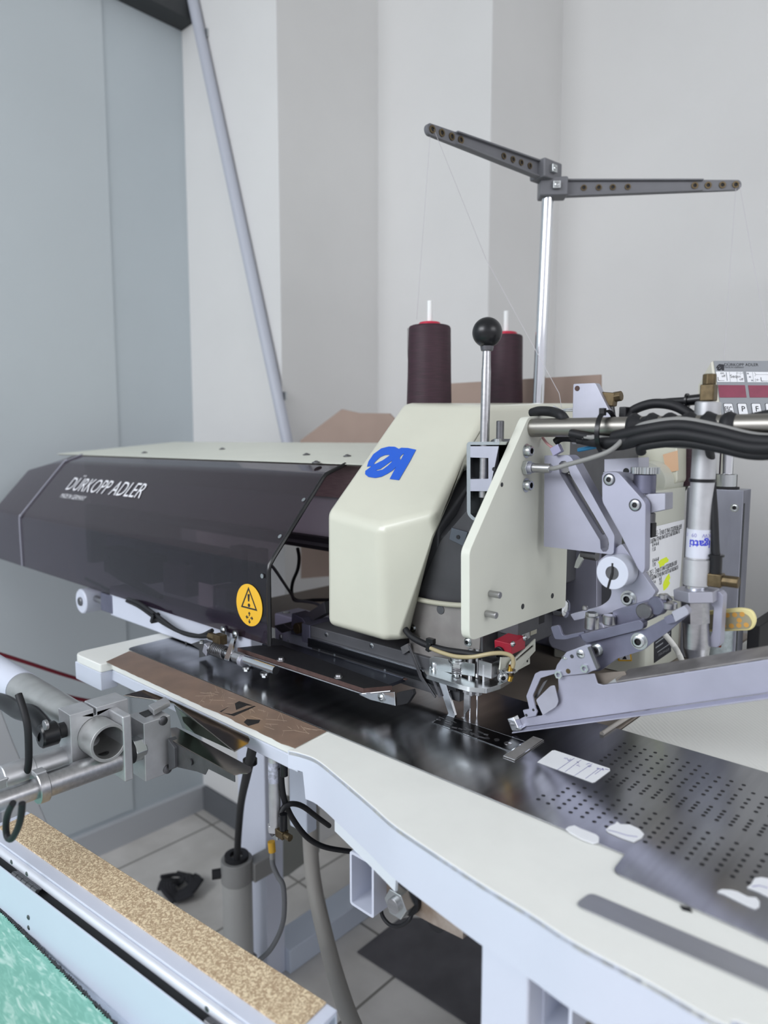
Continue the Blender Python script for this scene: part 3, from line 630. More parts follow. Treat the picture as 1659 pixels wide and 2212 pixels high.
# green mat below
gz = 0.736
g = [on_z(x, y, gz) for x, y in ((-60, 1905), (262, 2224))]
gd = (g[1]-g[0]).normalized(); gn = V((gd.y, -gd.x, 0)); gn = gn if gn.y < 0 else -gn
b = MB(); b.prism([g[0]-gd*0.25, g[1]+gd*0.3, g[1]+gd*0.3+gn*0.5, g[0]-gd*0.25+gn*0.5], (0, 0, -0.006)); gm = b.build('cutting_mat', 'green', None, 0.001); tag(gm, 'green flecked mat with painted dark shadow fringe at the lower left corner', 'mat')
random.seed(2); b = MB()
for i in range(90):
    p = g[0]+gd*((g[1]-g[0]).length*i/90); b.box(p+V((0, 0, -0.003)), (0.004, random.uniform(0.002, 0.005), 0.006), Matrix.Rotation(random.uniform(0, 3), 3, 'Z'))
b.build('shadow_fringe', 'dark', gm, smooth=False)  # dark bits paint the shadow fringe along the panel's lower edge
b = MB(); b.prism([g[0]-gd*0.25+uy*0.03, g[1]+gd*0.3+uy*0.03, g[1]+gd*0.3+gn*0.5, g[0]-gd*0.25+gn*0.5], (0, 0, -0.02)); 
b.v = [p+V((0, 0, -0.0065)) for p in b.v]; o = b.build('mat_table', 'barpaint', None, 0.002); tag(o, 'low table edge carrying the green mat at the lower left', 'table')
for dd in (0.05, 0.2):
    q = g[0]+gd*dd+gn*0.2; MB().mm((q.x-0.02, q.y-0.02, 0), (q.x+0.02, q.y+0.02, gz-0.0265)).build('leg', 'barpaint', o)
# ================================================================ SEWING HEAD
hd = thing('sewing_head', 'cream enamelled sewing machine head with blue emblem and dark open needle side', 'sewing machine', (-0.1, 0.15, T))
HF = -0.045
A0 = on_y(704, 1352, HF); A1 = on_y(703, 1105, HF); B0 = on_y(828, 1387, HF); B1 = on_y(820, 1138, HF)
C0 = on_y(872, 1387, -0.022); C1 = on_y(942, 1108, -0.005)
Et = on_y(868, 870, 0.15); Dt = on_y(1056, 872, 0.14); xr = C1.x
Ek = on_y(838, 893, 0.112)
nSL = (B1-A1).cross(Et-A1).normalized(); C1 = on_pl(942, 1108, A1, nSL); Dt = on_pl(1056, 874, A1, nSL); Ek = on_pl(838, 893, A1, nSL)
Ek = A1+(Et-A1)*0.80+(Ek-A1-(Et-A1)*0.80)*0.0 if Ek.x < A1.x-0.02 or Ek.x > A1.x+0.03 else Ek
E2 = V((A1.x, 0.46, Et.z+0.006)); D2 = V((Dt.x, 0.46, Et.z+0.006))
Hb = on_y(945, 1152, 0.004); Gb = on_y(1010, 1012, 0.075); Gb2 = V((Gb.x+0.004, 0.10, 1.262)); Gb3 = V((Dt.x, 0.46, 1.262))
Al = V((A0.x, 0.0, A0.z)); A2 = V((A1.x, 0.46, 1.262)); A3 = V((A1.x, 0.07, 1.262)); A4 = V((A1.x, 0.03, 1.15))
Cb = V((C0.x-0.004, 0.0, C0.z))
vs = [A0, A1, B0, B1, C0, C1, Ek, Et, Dt, E2, D2, Hb, Gb, Gb2, Gb3, Al, A2, A3, A4, Cb]
nm = 'A0 A1 B0 B1 C0 C1 Ek Et Dt E2 D2 Hb Gb Gb2 Gb3 Al A2 A3 A4 Cb'.split(); ix = {n: i for i, n in enumerate(nm)}
fcs = ['A0 B0 B1 A1', 'B0 C0 Hb C1 B1', 'A1 B1 C1 Dt Et Ek', 'Et Dt D2 E2', 'C1 Hb Gb Gb2 Gb3 D2 Dt', 'A0 A1 Ek Et E2 A2 A3 A4 Al', 'E2 D2 Gb3 A2',
       'A2 Gb3 Gb2 A3', 'A3 Gb2 Gb A4', 'A4 Gb Hb Al', 'Al Hb C0 Cb', 'A0 Al Cb C0 B0']
b = MB(); b.raw(vs, [tuple(ix[t] for t in f.split()) for f in fcs]); cov = b.build('arm_cover', 'cream', hd, 0.013, 4, ang=60)
# casting behind the cover
MB().prism([(-0.19, y, z) for y, z in ((0.014, 1.10), (0.014, 1.185), (0.075, 1.235), (0.12, 1.275), (0.44, 1.275), (0.44, 1.10))], (0.125, 0, 0)).build('head_casting', 'casting', hd, 0.004)
MB().prism([(-0.066, y, z) for y, z in ((0.014, 1.10), (0.014, 1.175), (0.05, 1.20), (0.13, 1.30), (0.44, 1.30), (0.44, 1.10))], (0.10, 0, 0)).build('arm_casting', 'casting', hd, 0.004)
MB().mm((-0.18, 0.04, 1.03), (0.028, 0.15, 1.105)).build('head_casting', 'casting', hd, 0.004)
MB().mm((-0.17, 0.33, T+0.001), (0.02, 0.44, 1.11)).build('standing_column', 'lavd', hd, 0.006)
# face of the casting
FY = 0.006
pf = ys([(880, 1300), (884, 1392), (891, 1428), (915, 1443), (985, 1450), (1030, 1470), (1036, 1400), (1040, 1312), (960, 1306), (900, 1294)], FY)
MB().prism(ys([(895, 1296), (960, 1309), (1040, 1316), (1040, 1100), (1012, 1098), (950, 1170), (920, 1240)], FY+0.0015), (0, 0.006, 0)).build('upper_face', mat('shaded_grey_face', '#4a4a4d', 0.5, 0.3, noise=0.15, scale=30), hd, 0.0006)  # hood's shade on the upper casting face put into a darker colour
b = MB(); b.prism(rnd(pf, 0.004), (0, 0.008, 0)); fc = b.build('face_cover', 'nose', hd, 0.0008)
for x, y in ((892, 1357), (1011, 1387)): screw(fc, on_y(x, y, FY), -EY, 0.0042, 0.003)
p = on_y(952, 1317, FY); MB().cyl(p, p-EY*0.0012, 0.006).build('plug', 'iron', fc, 0.0004)
sd = [on_y(1036, 1290, FY), on_y(1036, 1455, FY)]
b = MB(); b.prism([V((sd[0].x, FY+0.001, sd[0].z)), V((sd[1].x, FY+0.001, sd[1].z)), V((sd[1].x, FY+0.05, sd[1].z)), V((sd[0].x, FY+0.07, sd[0].z))], (0.004, 0, 0)); b.build('side_cover', 'iron', hd, 0.001)
# dark fittings in the gap
for pts in ([(1020, 1055), (1040, 1050), (1040, 1075), (1024, 1080)], [(975, 1140), (1010, 1150), (1000, 1180), (970, 1165)]):
    MB().prism(ys(pts, FY-0.002), (0, 0.004, 0)).build('bracket', mat('dark_grey_bracket', '#545a62', 0.5, 0.4), hd, 0.0005)
p = on_y(990, 1160, FY-0.002); MB().cyl(p, p-EY*0.001, 0.0026).build('bracket_hole', 'blackm', hd)
o = MB().tube([on_y(x, y, yy) for x, y, yy in ((888, 1290, 0.0), (910, 1296, 0.0), (940, 1302, 0.0), (985, 1307, 0.0), (1040, 1308, 0.002))], 0.0034, 12).build('cable_band', 'beige', hd)
# blue emblem on the sloping cover
n_sl = (B1-A1).cross(Et-A1).normalized(); n_sl = -n_sl if n_sl.y > 0 else n_sl
def emb(pxs, holes=()):
    P = [on_pl(x, y, A1+n_sl*0.0006, n_sl) for x, y in pxs]; Hh = [[on_pl(x, y, A1+n_sl*0.0006, n_sl) for x, y in h] for h in holes]
    return P, Hh
kE = lambda p: c3(p, 3.75, 640, 840)
P, Hh = emb(kE([(573, 630), (585, 590), (625, 530), (690, 483), (750, 468), (800, 470), (832, 488), (850, 478), (905, 480), (970, 494), (922, 585), (832, 740), (757, 730), (785, 678), (808, 632), (780, 662), (735, 690), (690, 712), (640, 722), (585, 714), (558, 692), (560, 665), (590, 643), (612, 626)]),
           [kE([(627, 612), (640, 590), (680, 553), (720, 536), (748, 534), (757, 540), (700, 580), (650, 605), (632, 612)]),
            kE([(642, 660), (680, 650), (730, 615), (775, 582), (772, 595), (740, 625), (700, 655), (660, 664)]),
            kE([(845, 580), (838, 560), (845, 545), (862, 530), (874, 524)])])
b = MB(); b.prism(P, n_sl*0.0004, Hh); b.build('emblem', 'blue', cov, smooth=False)

# needle area
na = hd
pz_ = 1.0
fr_o = [on_z(x, y, 1.003) for x, y in ((915, 1448), (935, 1436), (985, 1452), (1010, 1465), (1060, 1470), (1088, 1452), (1112, 1450), (1108, 1462), (1082, 1478), (1050, 1488), (1012, 1484), (990, 1478), (920, 1456)) ]
b = MB(); b.prism(rnd(fr_o, 0.002), (0, 0, -0.006)); b.build('presser_frame', 'zinc', hd, 0.0008)
fy = 0.0
MB().prism([on_y(x, y, -0.004) for x, y in ((927, 1422), (936, 1418), (1025, 1434), (1025, 1462), (927, 1446))], (0, 0.003, 0)).build('presser_bracket', 'zinc', hd, 0.0006)
q = on_z(987, 1458, 1.003); 
for z0, z1, r, n_, nm_ in ((0.0, 0.010, 0.0045, 20, 'spring_core'), (0.011, 0.017, 0.0085, 6, 'nut'), (0.017, 0.020, 0.011, 28, 'washer_plate'), (0.020, 0.023, 0.009, 28, 'washer_plate')):
    MB().cyl(q+EZ*z0, q+EZ*z1, r, n=n_).build(nm_, 'zinc', hd, 0.0004)
b = MB(); b.tube([q+V((0.0062*math.cos(t), 0.0062*math.sin(t), 0.001+0.009*t/(2*math.pi*4))) for t in [i*0.45 for i in range(56)]], 0.0009, 6, sm=False); b.build('spring', 'steel', hd)
q = on_z(940, 1443, 1.003); screw(hd, q, EZ, 0.0052, 0.008, kind='hex'); 
p = on_z(985, 1475, 0.998); screw(hd, on_y(984, 1474, -0.018), -EY, 0.0034, 0.002)
# presser foot legs, blade and needles
def blade(pts, y, th, nm_, m='chrome'): 
    MB().prism(ys(pts, y), (0, th, 0)).build(nm_, m, hd, 0.0003, 1)
blade([(944, 1470), (964, 1480), (984, 1549), (1001, 1550), (1001, 1557), (980, 1557), (970, 1545)], -0.008, 0.004, 'presser_foot')
blade([(1002, 1492), (1014, 1492), (1014, 1530), (1005, 1542), (1003, 1553), (1001, 1553)], -0.003, 0.003, 'cutting_blade', 'steel')
for x0, x1, y1 in ((1013.5, 1017.5, 1561), (1029, 1032.5, 1553)):
    y_ = 0.0 if x0 < 1020 else 0.006
    A = on_y((x0+x1)/2, 1495, y_); B_ = on_y((x0+x1)/2, y1-12, y_); Bt = on_y((x0+x1)/2, y1, y_); B_.x = A.x; Bt.x = A.x
    MB().lathe(A, B_-A, [(0, 0.0011), ((B_-A).length, 0.0009), ((Bt-A).length, 0.0001)], 12).build('needle', 'chrome', hd)
    C_ = on_y((x0+x1)/2, 1478, y_); MB().mm((A.x-0.0045, y_-0.003, A.z-0.004), (A.x+0.0045, y_+0.005, 0.998)).build('needle_clamp', 'steel', hd, 0.0008)
    MB().cyl((A.x, y_, A.z+0.01), (A.x, y_, 1.04), 0.0036).build('needle_bar', 'steel', hd)
    screw(hd, (A.x, y_-0.003, A.z+0.0035), -EY, 0.0018, 0.001, kind='slot', washer=False)
blade([(930, 1462), (935, 1462), (951, 1506), (948, 1508)], -0.012, 0.002, 'thread_guide', 'iron')
blade([(880, 1395), (884, 1393), (912, 1462), (941, 1505), (939, 1508), (906, 1465)], -0.01, 0.002, 'thread_guide', 'iron')
blade([(865, 1398), (880, 1390), (884, 1405), (870, 1415)], -0.004, 0.006, 'guide_block', 'steel')
for i, (x, y) in enumerate(((1000, 1484), (1020, 1486), (1040, 1484))):
    p = on_y(x, y, 0.012); MB().box(p, (0.008, 0.008, 0.012)).build('clamp_block', 'steel', hd, 0.0008)
o = MB().tube([on_y(x, y, yy) for x, y, yy in ((876, 1360, -0.02), (890, 1376, -0.024), (920, 1392, -0.026), (960, 1404, -0.026), (1000, 1410, -0.024), (1035, 1415, -0.018), (1070, 1418, -0.004))], 0.0042, 12).build('black_hose', 'rubber', hd)
p = on_y(930, 1396, -0.026); MB().box(p, (0.006, 0.011, 0.012), Matrix.Rotation(0.3, 3, 'Y')).build('hose_tie', 'black', hd, 0.0006)
MB().box(p+V((0.002, -0.002, 0.008)), (0.011, 0.007, 0.006)).build('hose_tie', 'black', hd, 0.0006)
MB().tube([on_y(x, y, yy) for x, y, yy in ((930, 1400, -0.030), (955, 1410, -0.031), (985, 1418, -0.031), (1020, 1419, -0.03), (1060, 1412, -0.022), (1085, 1411, -0.014), (1104, 1417, -0.008), (1109, 1430, -0.006), (1107, 1442, -0.006))], 0.0026, 10).build('air_tube', mat('amber_tube', '#b3a681', 0.25), hd)
for y0, y1, r, mm_ in ((1438, 1452, 0.0032, 'brasshi'), (1452, 1462, 0.0022, 'brass'), (1460, 1470, 0.003, 'brasshi')):
    A = on_y(1104, y0, -0.006); B_ = on_y(1101, y1, -0.006); MB().cyl(A, B_, r, n=14).build('air_nozzle', mm_, hd)
A = on_y(1100, 1448, -0.004); MB().pipe(A-EZ*0.001, A+EZ*0.001, 0.0075, 0.0028, 18).build('nozzle_clip', 'steel', hd)
# red solenoid on slotted bracket
xs_ = 0.05
b = MB(); b.prism(xs([(1100, 1440), (1104, 1430), (1157, 1380), (1157, 1406), (1112, 1455)], xs_), (-0.002, 0, 0), [xs([(1115, 1424), (1152, 1392), (1153, 1397), (1116, 1429)], xs_)]); b.build('slotted_bracket', 'creamp', hd, 0.0004)
b = MB(); b.prism(xs([(1080, 1447), (1083, 1420), (1145, 1418), (1145, 1434), (1112, 1452)], xs_-0.006), (-0.002, 0, 0), [xs([(1119, 1427), (1143, 1421), (1143, 1424), (1119, 1431)], xs_-0.006)]); b.build('slotted_bracket', 'creamp', hd, 0.0004)
for x, y in ((1121, 1436), (1130, 1432), (1139, 1428)): 
    p = on_x(x, y, xs_-0.006); MB().cyl(p, p+EX*0.0004, 0.0016, n=12).build('bracket_hole', 'blackm', hd)
rs = xs([(1078, 1388), (1098, 1381), (1130, 1372), (1134, 1398), (1104, 1415)], xs_+0.002)
b = MB(); b.prism([on_x(1104, 1391, xs_+.004), on_x(1135, 1374, xs_+.004), on_x(1135, 1401, xs_+.004), on_x(1105, 1415, xs_+.004)], (-0.024, 0, 0)); rdo = b.build('switch_body', 'redsw', hd, 0.001)
p = on_x(1107, 1391, xs_+.004); 
for x, y in ((1107, 1391), (1133, 1378)): screw(rdo, on_x(x, y, xs_+.004), EX, 0.0038, 0.003, kind='slot', washer=False)
p = on_x(1088, 1405, xs_-.012); MB().cyl(p-EY*0.012, p+EY*0.004, 0.007).build('plunger', 'black', hd, 0.001)
for x, y, r in ((1092, 1430, 0.006), (1087, 1446, 0.004), (1086, 1463, 0.005), (1112, 1445, 0.0035)): screw(hd, on_x(x, y, 0.035), V((0.7, -0.7, 0)), r, 0.004)
MB().box(on_x(1062, 1440, 0.02), (0.02, 0.03, 0.02)).build('clamp_block', 'steel', hd, 0.001)
MB().box(on_x(1050, 1452, 0.018), (0.003, 0.012, 0.022)).build('clamp_plate', 'alu', hd, 0.0004)
# bits under the face plate
for (x, y), dm, m_ in (((1120, 1345), (0.03, 0.05, 0.02), 'casting'), ((1110, 1362), (0.012, 0.012, 0.022), 'white'), ((1145, 1345), (0.012, 0.016, 0.03), 'beige'), ((1160, 1330), (0.012, 0.02, 0.02), 'blackm'), ((1130, 1358), (0.01, 0.02, 0.028), 'steel')):
    MB().box(on_x(x, y, 0.03), dm).build('bracket', m_, hd, 0.001)
p = on_x(1210, 1313, 0.04); MB().lathe(p-EX*0.005, EX, [(0, 0.012), (0.014, 0.012), (0.016, 0.009)], 24).build('roller', 'chrome', hd)

# ---------------------------------------------------------------- cream side plate
XP = 0.06
sp = thing('side_plate', 'cream painted flat plate with angled front corner mounted beside the needles', 'machine plate', on_x(1100, 1340, XP))
yR = on_x(1222, 1311, XP).y
pts = xs([(1014, 1386), (1014, 1192), (1141, 901)], XP)+[on_x(1172, 898, XP), V((XP, yR, on_x(1172, 898, XP).z)), V((XP, yR, on_x(1222, 1311, XP).z))]
b = MB(); b.prism(rnd(pts, [0.012, 0.006, 0.006, 0.002, 0.002, 0.004]), (-0.0115, 0, 0)); b.build('plate', 'creamp', sp, 0.0012)
for x, y in ((1129, 1310), (1193, 1287)):
    p = on_x(x, y, XP); MB().cyl(p, p+EX*0.0003, 0.0034, n=16).build('hole', 'dark', sp)
p = on_x(1084, 1047, XP); MB().cyl(p, p+EX*0.0003, 0.0026, n=14).build('hole', 'dark', sp)
for x, y in ((1058, 1282), (1050, 1325)):
    p = on_x(x, y, XP); MB().cyl(p, p+EX*0.014, 0.0038, n=18, ch=0.0005).build('dowel_pin', 'steel', sp)
for x, y in ((1137, 974), (1136, 1048)): 
    p = on_x(x, y, XP); screw(sp, p, EX, 0.0062, 0.0075)
p = on_x(1134, 1010, XP)
MB().cyl(p, p+EX*0.006, 0.009, n=6).build('sensor_nut', 'zinc', sp, 0.0006); MB().cyl(p+EX*0.006, p+EX*0.011, 0.006, n=20).build('sensor_collar', 'satin', sp)
MB().cyl(p+EX*0.011, p+EX*0.034, 0.0053, n=20, ch=0.0008).build('sensor_barrel', 'steel', sp)
MB().tube([p+EX*0.033, on_y(1200, 1011, 0.0), on_y(1228, 1003, 0.0), on_y(1275, 990, 0.0), on_y(1315, 975, 0.005), on_y(1340, 955, 0.012), on_y(1345, 940, 0.02)], 0.0026, 10).build('sensor_cable', 'greycable', sp)

# ---------------------------------------------------------------- ball lever
lv = thing('hand_lever', 'steel hand lever with black ball knob standing beside the cream side plate', 'lever', on_y(1040, 1110, -0.02))
LY = -0.02
oo = ys(c1([(672, 640), (1040, 640), (1040, 1345), (710, 1345), (658, 1290), (655, 660)]), LY); ii = ys(c1([(690, 668), (1030, 668), (1030, 1320), (725, 1318), (690, 1285), (688, 690)]), LY)
for p in oo+ii:
    p.x = min(p.x, 0.0475)
b = MB(); b.prism(rnd(oo, [0.005, 0, 0, 0.003, 0.008, 0.004]), (0, 0.024, 0), [ii]); b.build('bracket_frame', 'zinc', lv, 0.0008)
cb_ = ys(c1([(688, 680), (950, 680), (1010, 680), (860, 1082), (688, 1082), (688, 975), (850, 972), (850, 785), (688, 780)]), LY)
for p in cb_: p.x = min(p.x, 0.047)
b = MB(); b.prism(cb_, (0, 0.022, 0)); b.build('guide_block', 'satin', lv, 0.001)
MB().mm((ii[0].x, LY+0.02, ii[3].z), (0.047, LY+0.0235, ii[0].z)).build('back_plate', 'dark', lv)
p = on_y(*c1([(900, 885)])[0], LY); MB().cyl(p, p-EY*0.0003, 0.0024, n=14).build('hole', 'blackm', lv)
kb = on_y(1052.5, 718, LY+0.010); rt = on_y(1051, 760, LY+0.01); rb = on_y(1047, 955, LY+0.01)
MB().ball(kb, 0.0172).build('ball_knob', 'black', lv)
MB().cyl(V((kb.x, kb.y, kb.z-0.021)), V((kb.x, kb.y, kb.z-0.0155)), 0.0068, 0.0078, n=20).build('collar_nut', 'iron', lv, 0.0005)
MB().lathe((kb.x-0.0003, kb.y, kb.z-0.02), V((rb.x-kb.x, 0, rb.z-kb.z)), [(0, 0.0046), (0.018, 0.0050), (0.024, 0.0055), (kb.z-rb.z+0.045, 0.0056)], 20).build('rod', 'steel', lv)
p = on_y(1080, 950, LY+0.012); MB().cyl(V((min(p.x, 0.042), p.y, p.z-0.005)), V((min(p.x, 0.042), p.y, on_y(1080, 909, LY+.012).z)), 0.0045, n=18, ch=0.0006).build('stop_pin', 'iron', lv)
p = on_y(1093, 955, LY+0.005); screw(lv, V((0.042, p.y, p.z)), EZ, 0.004, 0.004)

# ---------------------------------------------------------------- bar with wound cables
br_ = thing('round_bar', 'horizontal round steel bar wound with black and grey cables, right of the cream plate', 'bar', (XP, 0.03, 1.3))
bz = 1.3128; by = 0.0302
MB().cyl((XP-0.004, by, bz), (0.62, by, bz), 0.0107, n=32).build('bar', 'bar', br_)
random.seed(21)
def wrap(x0, x1, turns, r0, rad, ph, m, nm_, sag=0):
    n_ = int(18*turns)+16; pts = []
    for i in range(n_):
        t = i/(n_-1); a = ph+turns*2*math.pi*t; rr = 0.0107+rad+r0+0.0015*math.sin(9*t+ph); pts.append((x0+(x1-x0)*t, by+rr*math.cos(a), bz+rr*math.sin(a)-sag*math.sin(math.pi*t)))
    MB().tube(pts, rad, 10, sm=False).build(nm_, m, br_)
wrap(0.115, 0.45, 1.0, 0.0, 0.0042, 3.6, 'rubber', 'cable', 0.002)
wrap(0.12, 0.47, 0.8, 0.001, 0.0045, 4.4, 'rubber', 'cable', 0.004)
wrap(0.16, 0.50, 0.5, 0.0, 0.005, 4.2, 'rubber', 'cable', 0.004)
wrap(0.19, 0.50, -0.5, 0.0, 0.004, 5.6, 'rubber', 'cable', 0.003)
wrap(0.13, 0.48, 0.45, 0.002, 0.0032, 3.9, 'greycable', 'cable', 0.004)
wrap(0.22, 0.46, -0.6, 0.002, 0.003, 5.2, 'greycable', 'cable', 0.002)
MB().tube([on_y(x, y, yy) for x, y, yy in ((1150, 892, 0.05), (1165, 888, 0.045), (1195, 890, 0.04), (1215, 900, 0.03), (1228, 925, 0.04), (1245, 945, 0.035), (1300, 956, 0.02), (1380, 950, 0.015), (1440, 938, 0.012))], 0.0058, 12).build('cable', 'rubber', br_)
MB().tube([on_y(x, y, yy) for x, y, yy in ((1200, 955, 0.05), (1216, 946, 0.05), (1260, 950, 0.05), (1330, 965, 0.05), (1400, 948, 0.03))], 0.0045, 12).build('cable', 'rubber', br_)
MB().tube([on_y(x, y, yy) for x, y, yy in ((1250, 972, 0.06), (1270, 968, 0.055), (1300, 962, 0.05))], 0.0025, 8).build('blue_sleeve', mat('blue_sleeve', '#3f8fc0', 0.5), br_)
MB().tube([on_y(x, y, yy) for x, y, yy in ((1172, 945, 0.05), (1182, 958, 0.045), (1195, 968, 0.04))], 0.0016, 8).build('pink_wire', mat('pink_wire', '#c99a9a', 0.5), br_)
MB().box(on_y(1203, 972, 0.04), (0.012, 0.008, 0.01), Matrix.Rotation(-0.5, 3, 'Y')).build('connector', mat('clear_connector', '#a9a7c6', 0.3), br_, 0.001)
# black tape and the thick bundle lying over the front of the bar
pr = []; random.seed(33)
for i in range(40):
    t = i/39; pr.append((t*0.105, 0.0125+0.0022*math.sin(i*0.9)+random.uniform(0, 0.0012)))
MB().lathe((0.178, by, bz-0.001), EX, pr, 24).build('black_tape_wrap', 'rubber', br_)
for k_, (m_, rad, zo, yo) in enumerate((('rubber', 0.0065, 0.004, -0.016), ('rubber', 0.006, -0.004, -0.019), ('greycable', 0.0042, 0.009, -0.014), ('rubber', 0.005, -0.012, -0.015))):
    MB().tube([(0.165+0.01*k_, by+yo*0.6, bz-0.015+zo), (0.20, by+yo, bz-0.008+zo), (0.235, by+yo, bz-0.004+zo), (0.27, by+yo, bz-0.010+zo*0.9), (0.305, by+yo, bz-0.018+zo*0.8), (0.345, by+yo*0.8, bz-0.017+zo*0.6), (0.42, by+yo*0.5, bz-0.016+zo*0.5), (0.52, by+yo*0.5, bz-0.015)], rad, 12).build('cable', m_, br_)
for xx in (0.150, 0.345):
    b = MB(); b.pipe((xx, by-0.001, bz-0.006), (xx+0.005, by-0.001, bz-0.006), 0.0245, 0.0225, 24); b.build('cable_tie', 'black', br_)
    MB().box((xx+0.0025, by-0.012, bz+0.016), (0.006, 0.006, 0.008)).build('tie_head', 'black', br_, 0.0005)

# ---------------------------------------------------------------- slotted bracket and link arms
SY = 0.045
M['lav2'] = M['lav']
sb = thing('slotted_cam_block', 'pale grey metal block with long slanted slot bolted to the cream plate', 'machine block', on_y(1250, 1200, SY))
fo = ys(c2([(85, 665), (252, 661), (278, 684), (578, 1228), (572, 1352), (556, 1362), (80, 1305)]), SY)
for p in fo: p.x = max(p.x, XP+0.0005)
so = ys(c2([(192, 790), (186, 755), (188, 720), (204, 704), (230, 702), (250, 718), (256, 760), (268, 800), (532, 1248), (538, 1285), (536, 1322), (520, 1342), (496, 1342), (480, 1322), (476, 1262)]), SY)
b = MB(); b.prism(rnd(fo, [0.001, 0.003, 0.006, 0.003, 0.004, 0.002, 0.001]), (0, 0.020, 0), [so]); b.build('block', 'lav', sb, 0.001)
p = on_y(*c2([(216, 745)])[0], SY); MB().cyl(p+EY*0.004, p+EY*0.03, 0.0075).build('roller', 'steel', sb, 0.0005)
MB().prism(ys(c2([(230, 790), (258, 800), (500, 1215), (480, 1250)]), SY+0.014), (0, 0.004, 0)).build('inner_rail', 'iron', sb)

la = thing('link_arm', 'grey metal linkage with bolted triangular plate and round clamp collar', 'linkage', on_y(1330, 1300, 0.05))
PY = 0.036
b = MB(); b.prism(rnd(ys(c2([(488, 800), (520, 778), (602, 780), (775, 972), (797, 1005), (792, 1470), (775, 1500), (745, 1470), (700, 1380), (622, 1225), (490, 990)]), PY), 0.004), (0, 0.014, 0)); tp_ = b.build('triangular_plate', 'lav', la, 0.0012)
for x, y in ((1316, 1036), (1372, 1091)):
    p = on_y(x, y, PY); MB().pipe(p, p-EY*0.0004, 0.0068, 0.0058).build('counterbore', 'dark', la); screw(la, p, -EY, 0.0052, 0.0018, washer=False)
b = MB(); b.prism(ys(c2([(503, 690), (748, 680), (748, 800), (640, 820), (503, 800)]), 0.075), (0, 0.03, 0)); b.build('upper_block', 'satin', la, 0.001)
b = MB(); b.prism(ys(c2([(496, 780), (640, 790), (720, 870), (720, 1000), (496, 1000)]), PY+0.015), (0, 0.05, 0)); b.build('support_block', 'satin', la, 0.001)
p = on_y(*c2([(660, 775)])[0], 0.075); MB().cyl(p, p-EY*0.0003, 0.0036, n=14).build('hole', 'dark', la)
kx, ky0, ky1, ky2 = 1394, 1009, 1023, 1066
A = on_y(kx, ky0, 0.06); B_ = on_y(kx, ky1, 0.06); D_ = on_y(kx, ky2, 0.06)
b = MB(); n_ = 60; pr = []
vs = []; fs = []
for t in (A.z, B_.z):
    for i in range(n_): r_ = 0.0152 if i % 2 else 0.0144; vs.append((A.x+r_*math.cos(2*math.pi*i/n_), A.y+r_*math.sin(2*math.pi*i/n_), t))
fs = [(i, (i+1) % n_, n_+(i+1) % n_, n_+i) for i in range(n_)]+[tuple(range(n_)), tuple(range(n_, 2*n_))]
b.raw(vs, fs); b.build('knurled_knob', 'zinc', la)
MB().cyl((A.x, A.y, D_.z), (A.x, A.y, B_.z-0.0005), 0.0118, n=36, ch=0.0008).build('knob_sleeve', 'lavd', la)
sbk = ys(c2([(790, 935), (938, 930), (936, 1048), (800, 1078)]), 0.052)
b = MB(); b.prism(sbk, (0, 0.022, 0)); b.build('stop_block', 'satin', la, 0.001)
S0 = on_y(*c2([(826, 1070)])[0], 0.06); S1 = on_y(*c2([(820, 1135)])[0], 0.06)
MB().cyl(S0, V((S0.x, S0.y, S1.z)), 0.0062, n=16).build('threaded_stud', 'iron', la)
MB().box(V((S0.x, S0.y, S1.z-0.008)), (0.012, 0.012, 0.016)).build('rubber_stop', 'blackm', la, 0.001)
# lever plate
QY = 0.05
b = MB(); b.prism(rnd(ys([(1300, 1205), (1343, 1174), (1417, 1279), (1404, 1299), (1330, 1322), (1240, 1341), (1231, 1327), (1296, 1310), (1316, 1296), (1322, 1277), (1290, 1215)], QY), [0.004, 0.003, 0.002, 0.002, 0.001, 0.001, 0.002, 0.01, 0.01, 0.01, 0.003]), (0, 0.010, 0)); b.build('lever_plate', 'lav', la, 0.001)
p = on_y(1358, 1293, QY); screw(la, p, -EY, 0.0068, 0.006)
cc_ = on_y(1322, 1238, 0.022)
b = MB(); b.pipe(cc_, cc_+EY*0.027, 0.0182, 0.0076, 40); b.build('clamp_collar', 'white', la, 0.001)
MB().cyl(cc_+EY*0.001, cc_+EY*0.05, 0.0076, n=28).build('pivot_pin', 'iron', la)
MB().prism([cc_+V((-0.0012, -0.0004, 0.0)), cc_+V((0.0012, -0.0004, 0.0)), cc_+V((-0.003, -0.0004, -0.0185)), cc_+V((-0.0055, -0.0004, -0.0182))], (0, 0.002, 0)).build('clamp_slit', 'blackm', la)
MB().prism([cc_+V((-0.0008, -0.0003, 0.0)), cc_+V((0.0008, -0.0003, 0.0)), cc_+V((0.0012, -0.0003, 0.011)), cc_+V((-0.0008, -0.0003, 0.011))], (0, 0.002, 0)).build('clamp_slit', 'blackm', la)
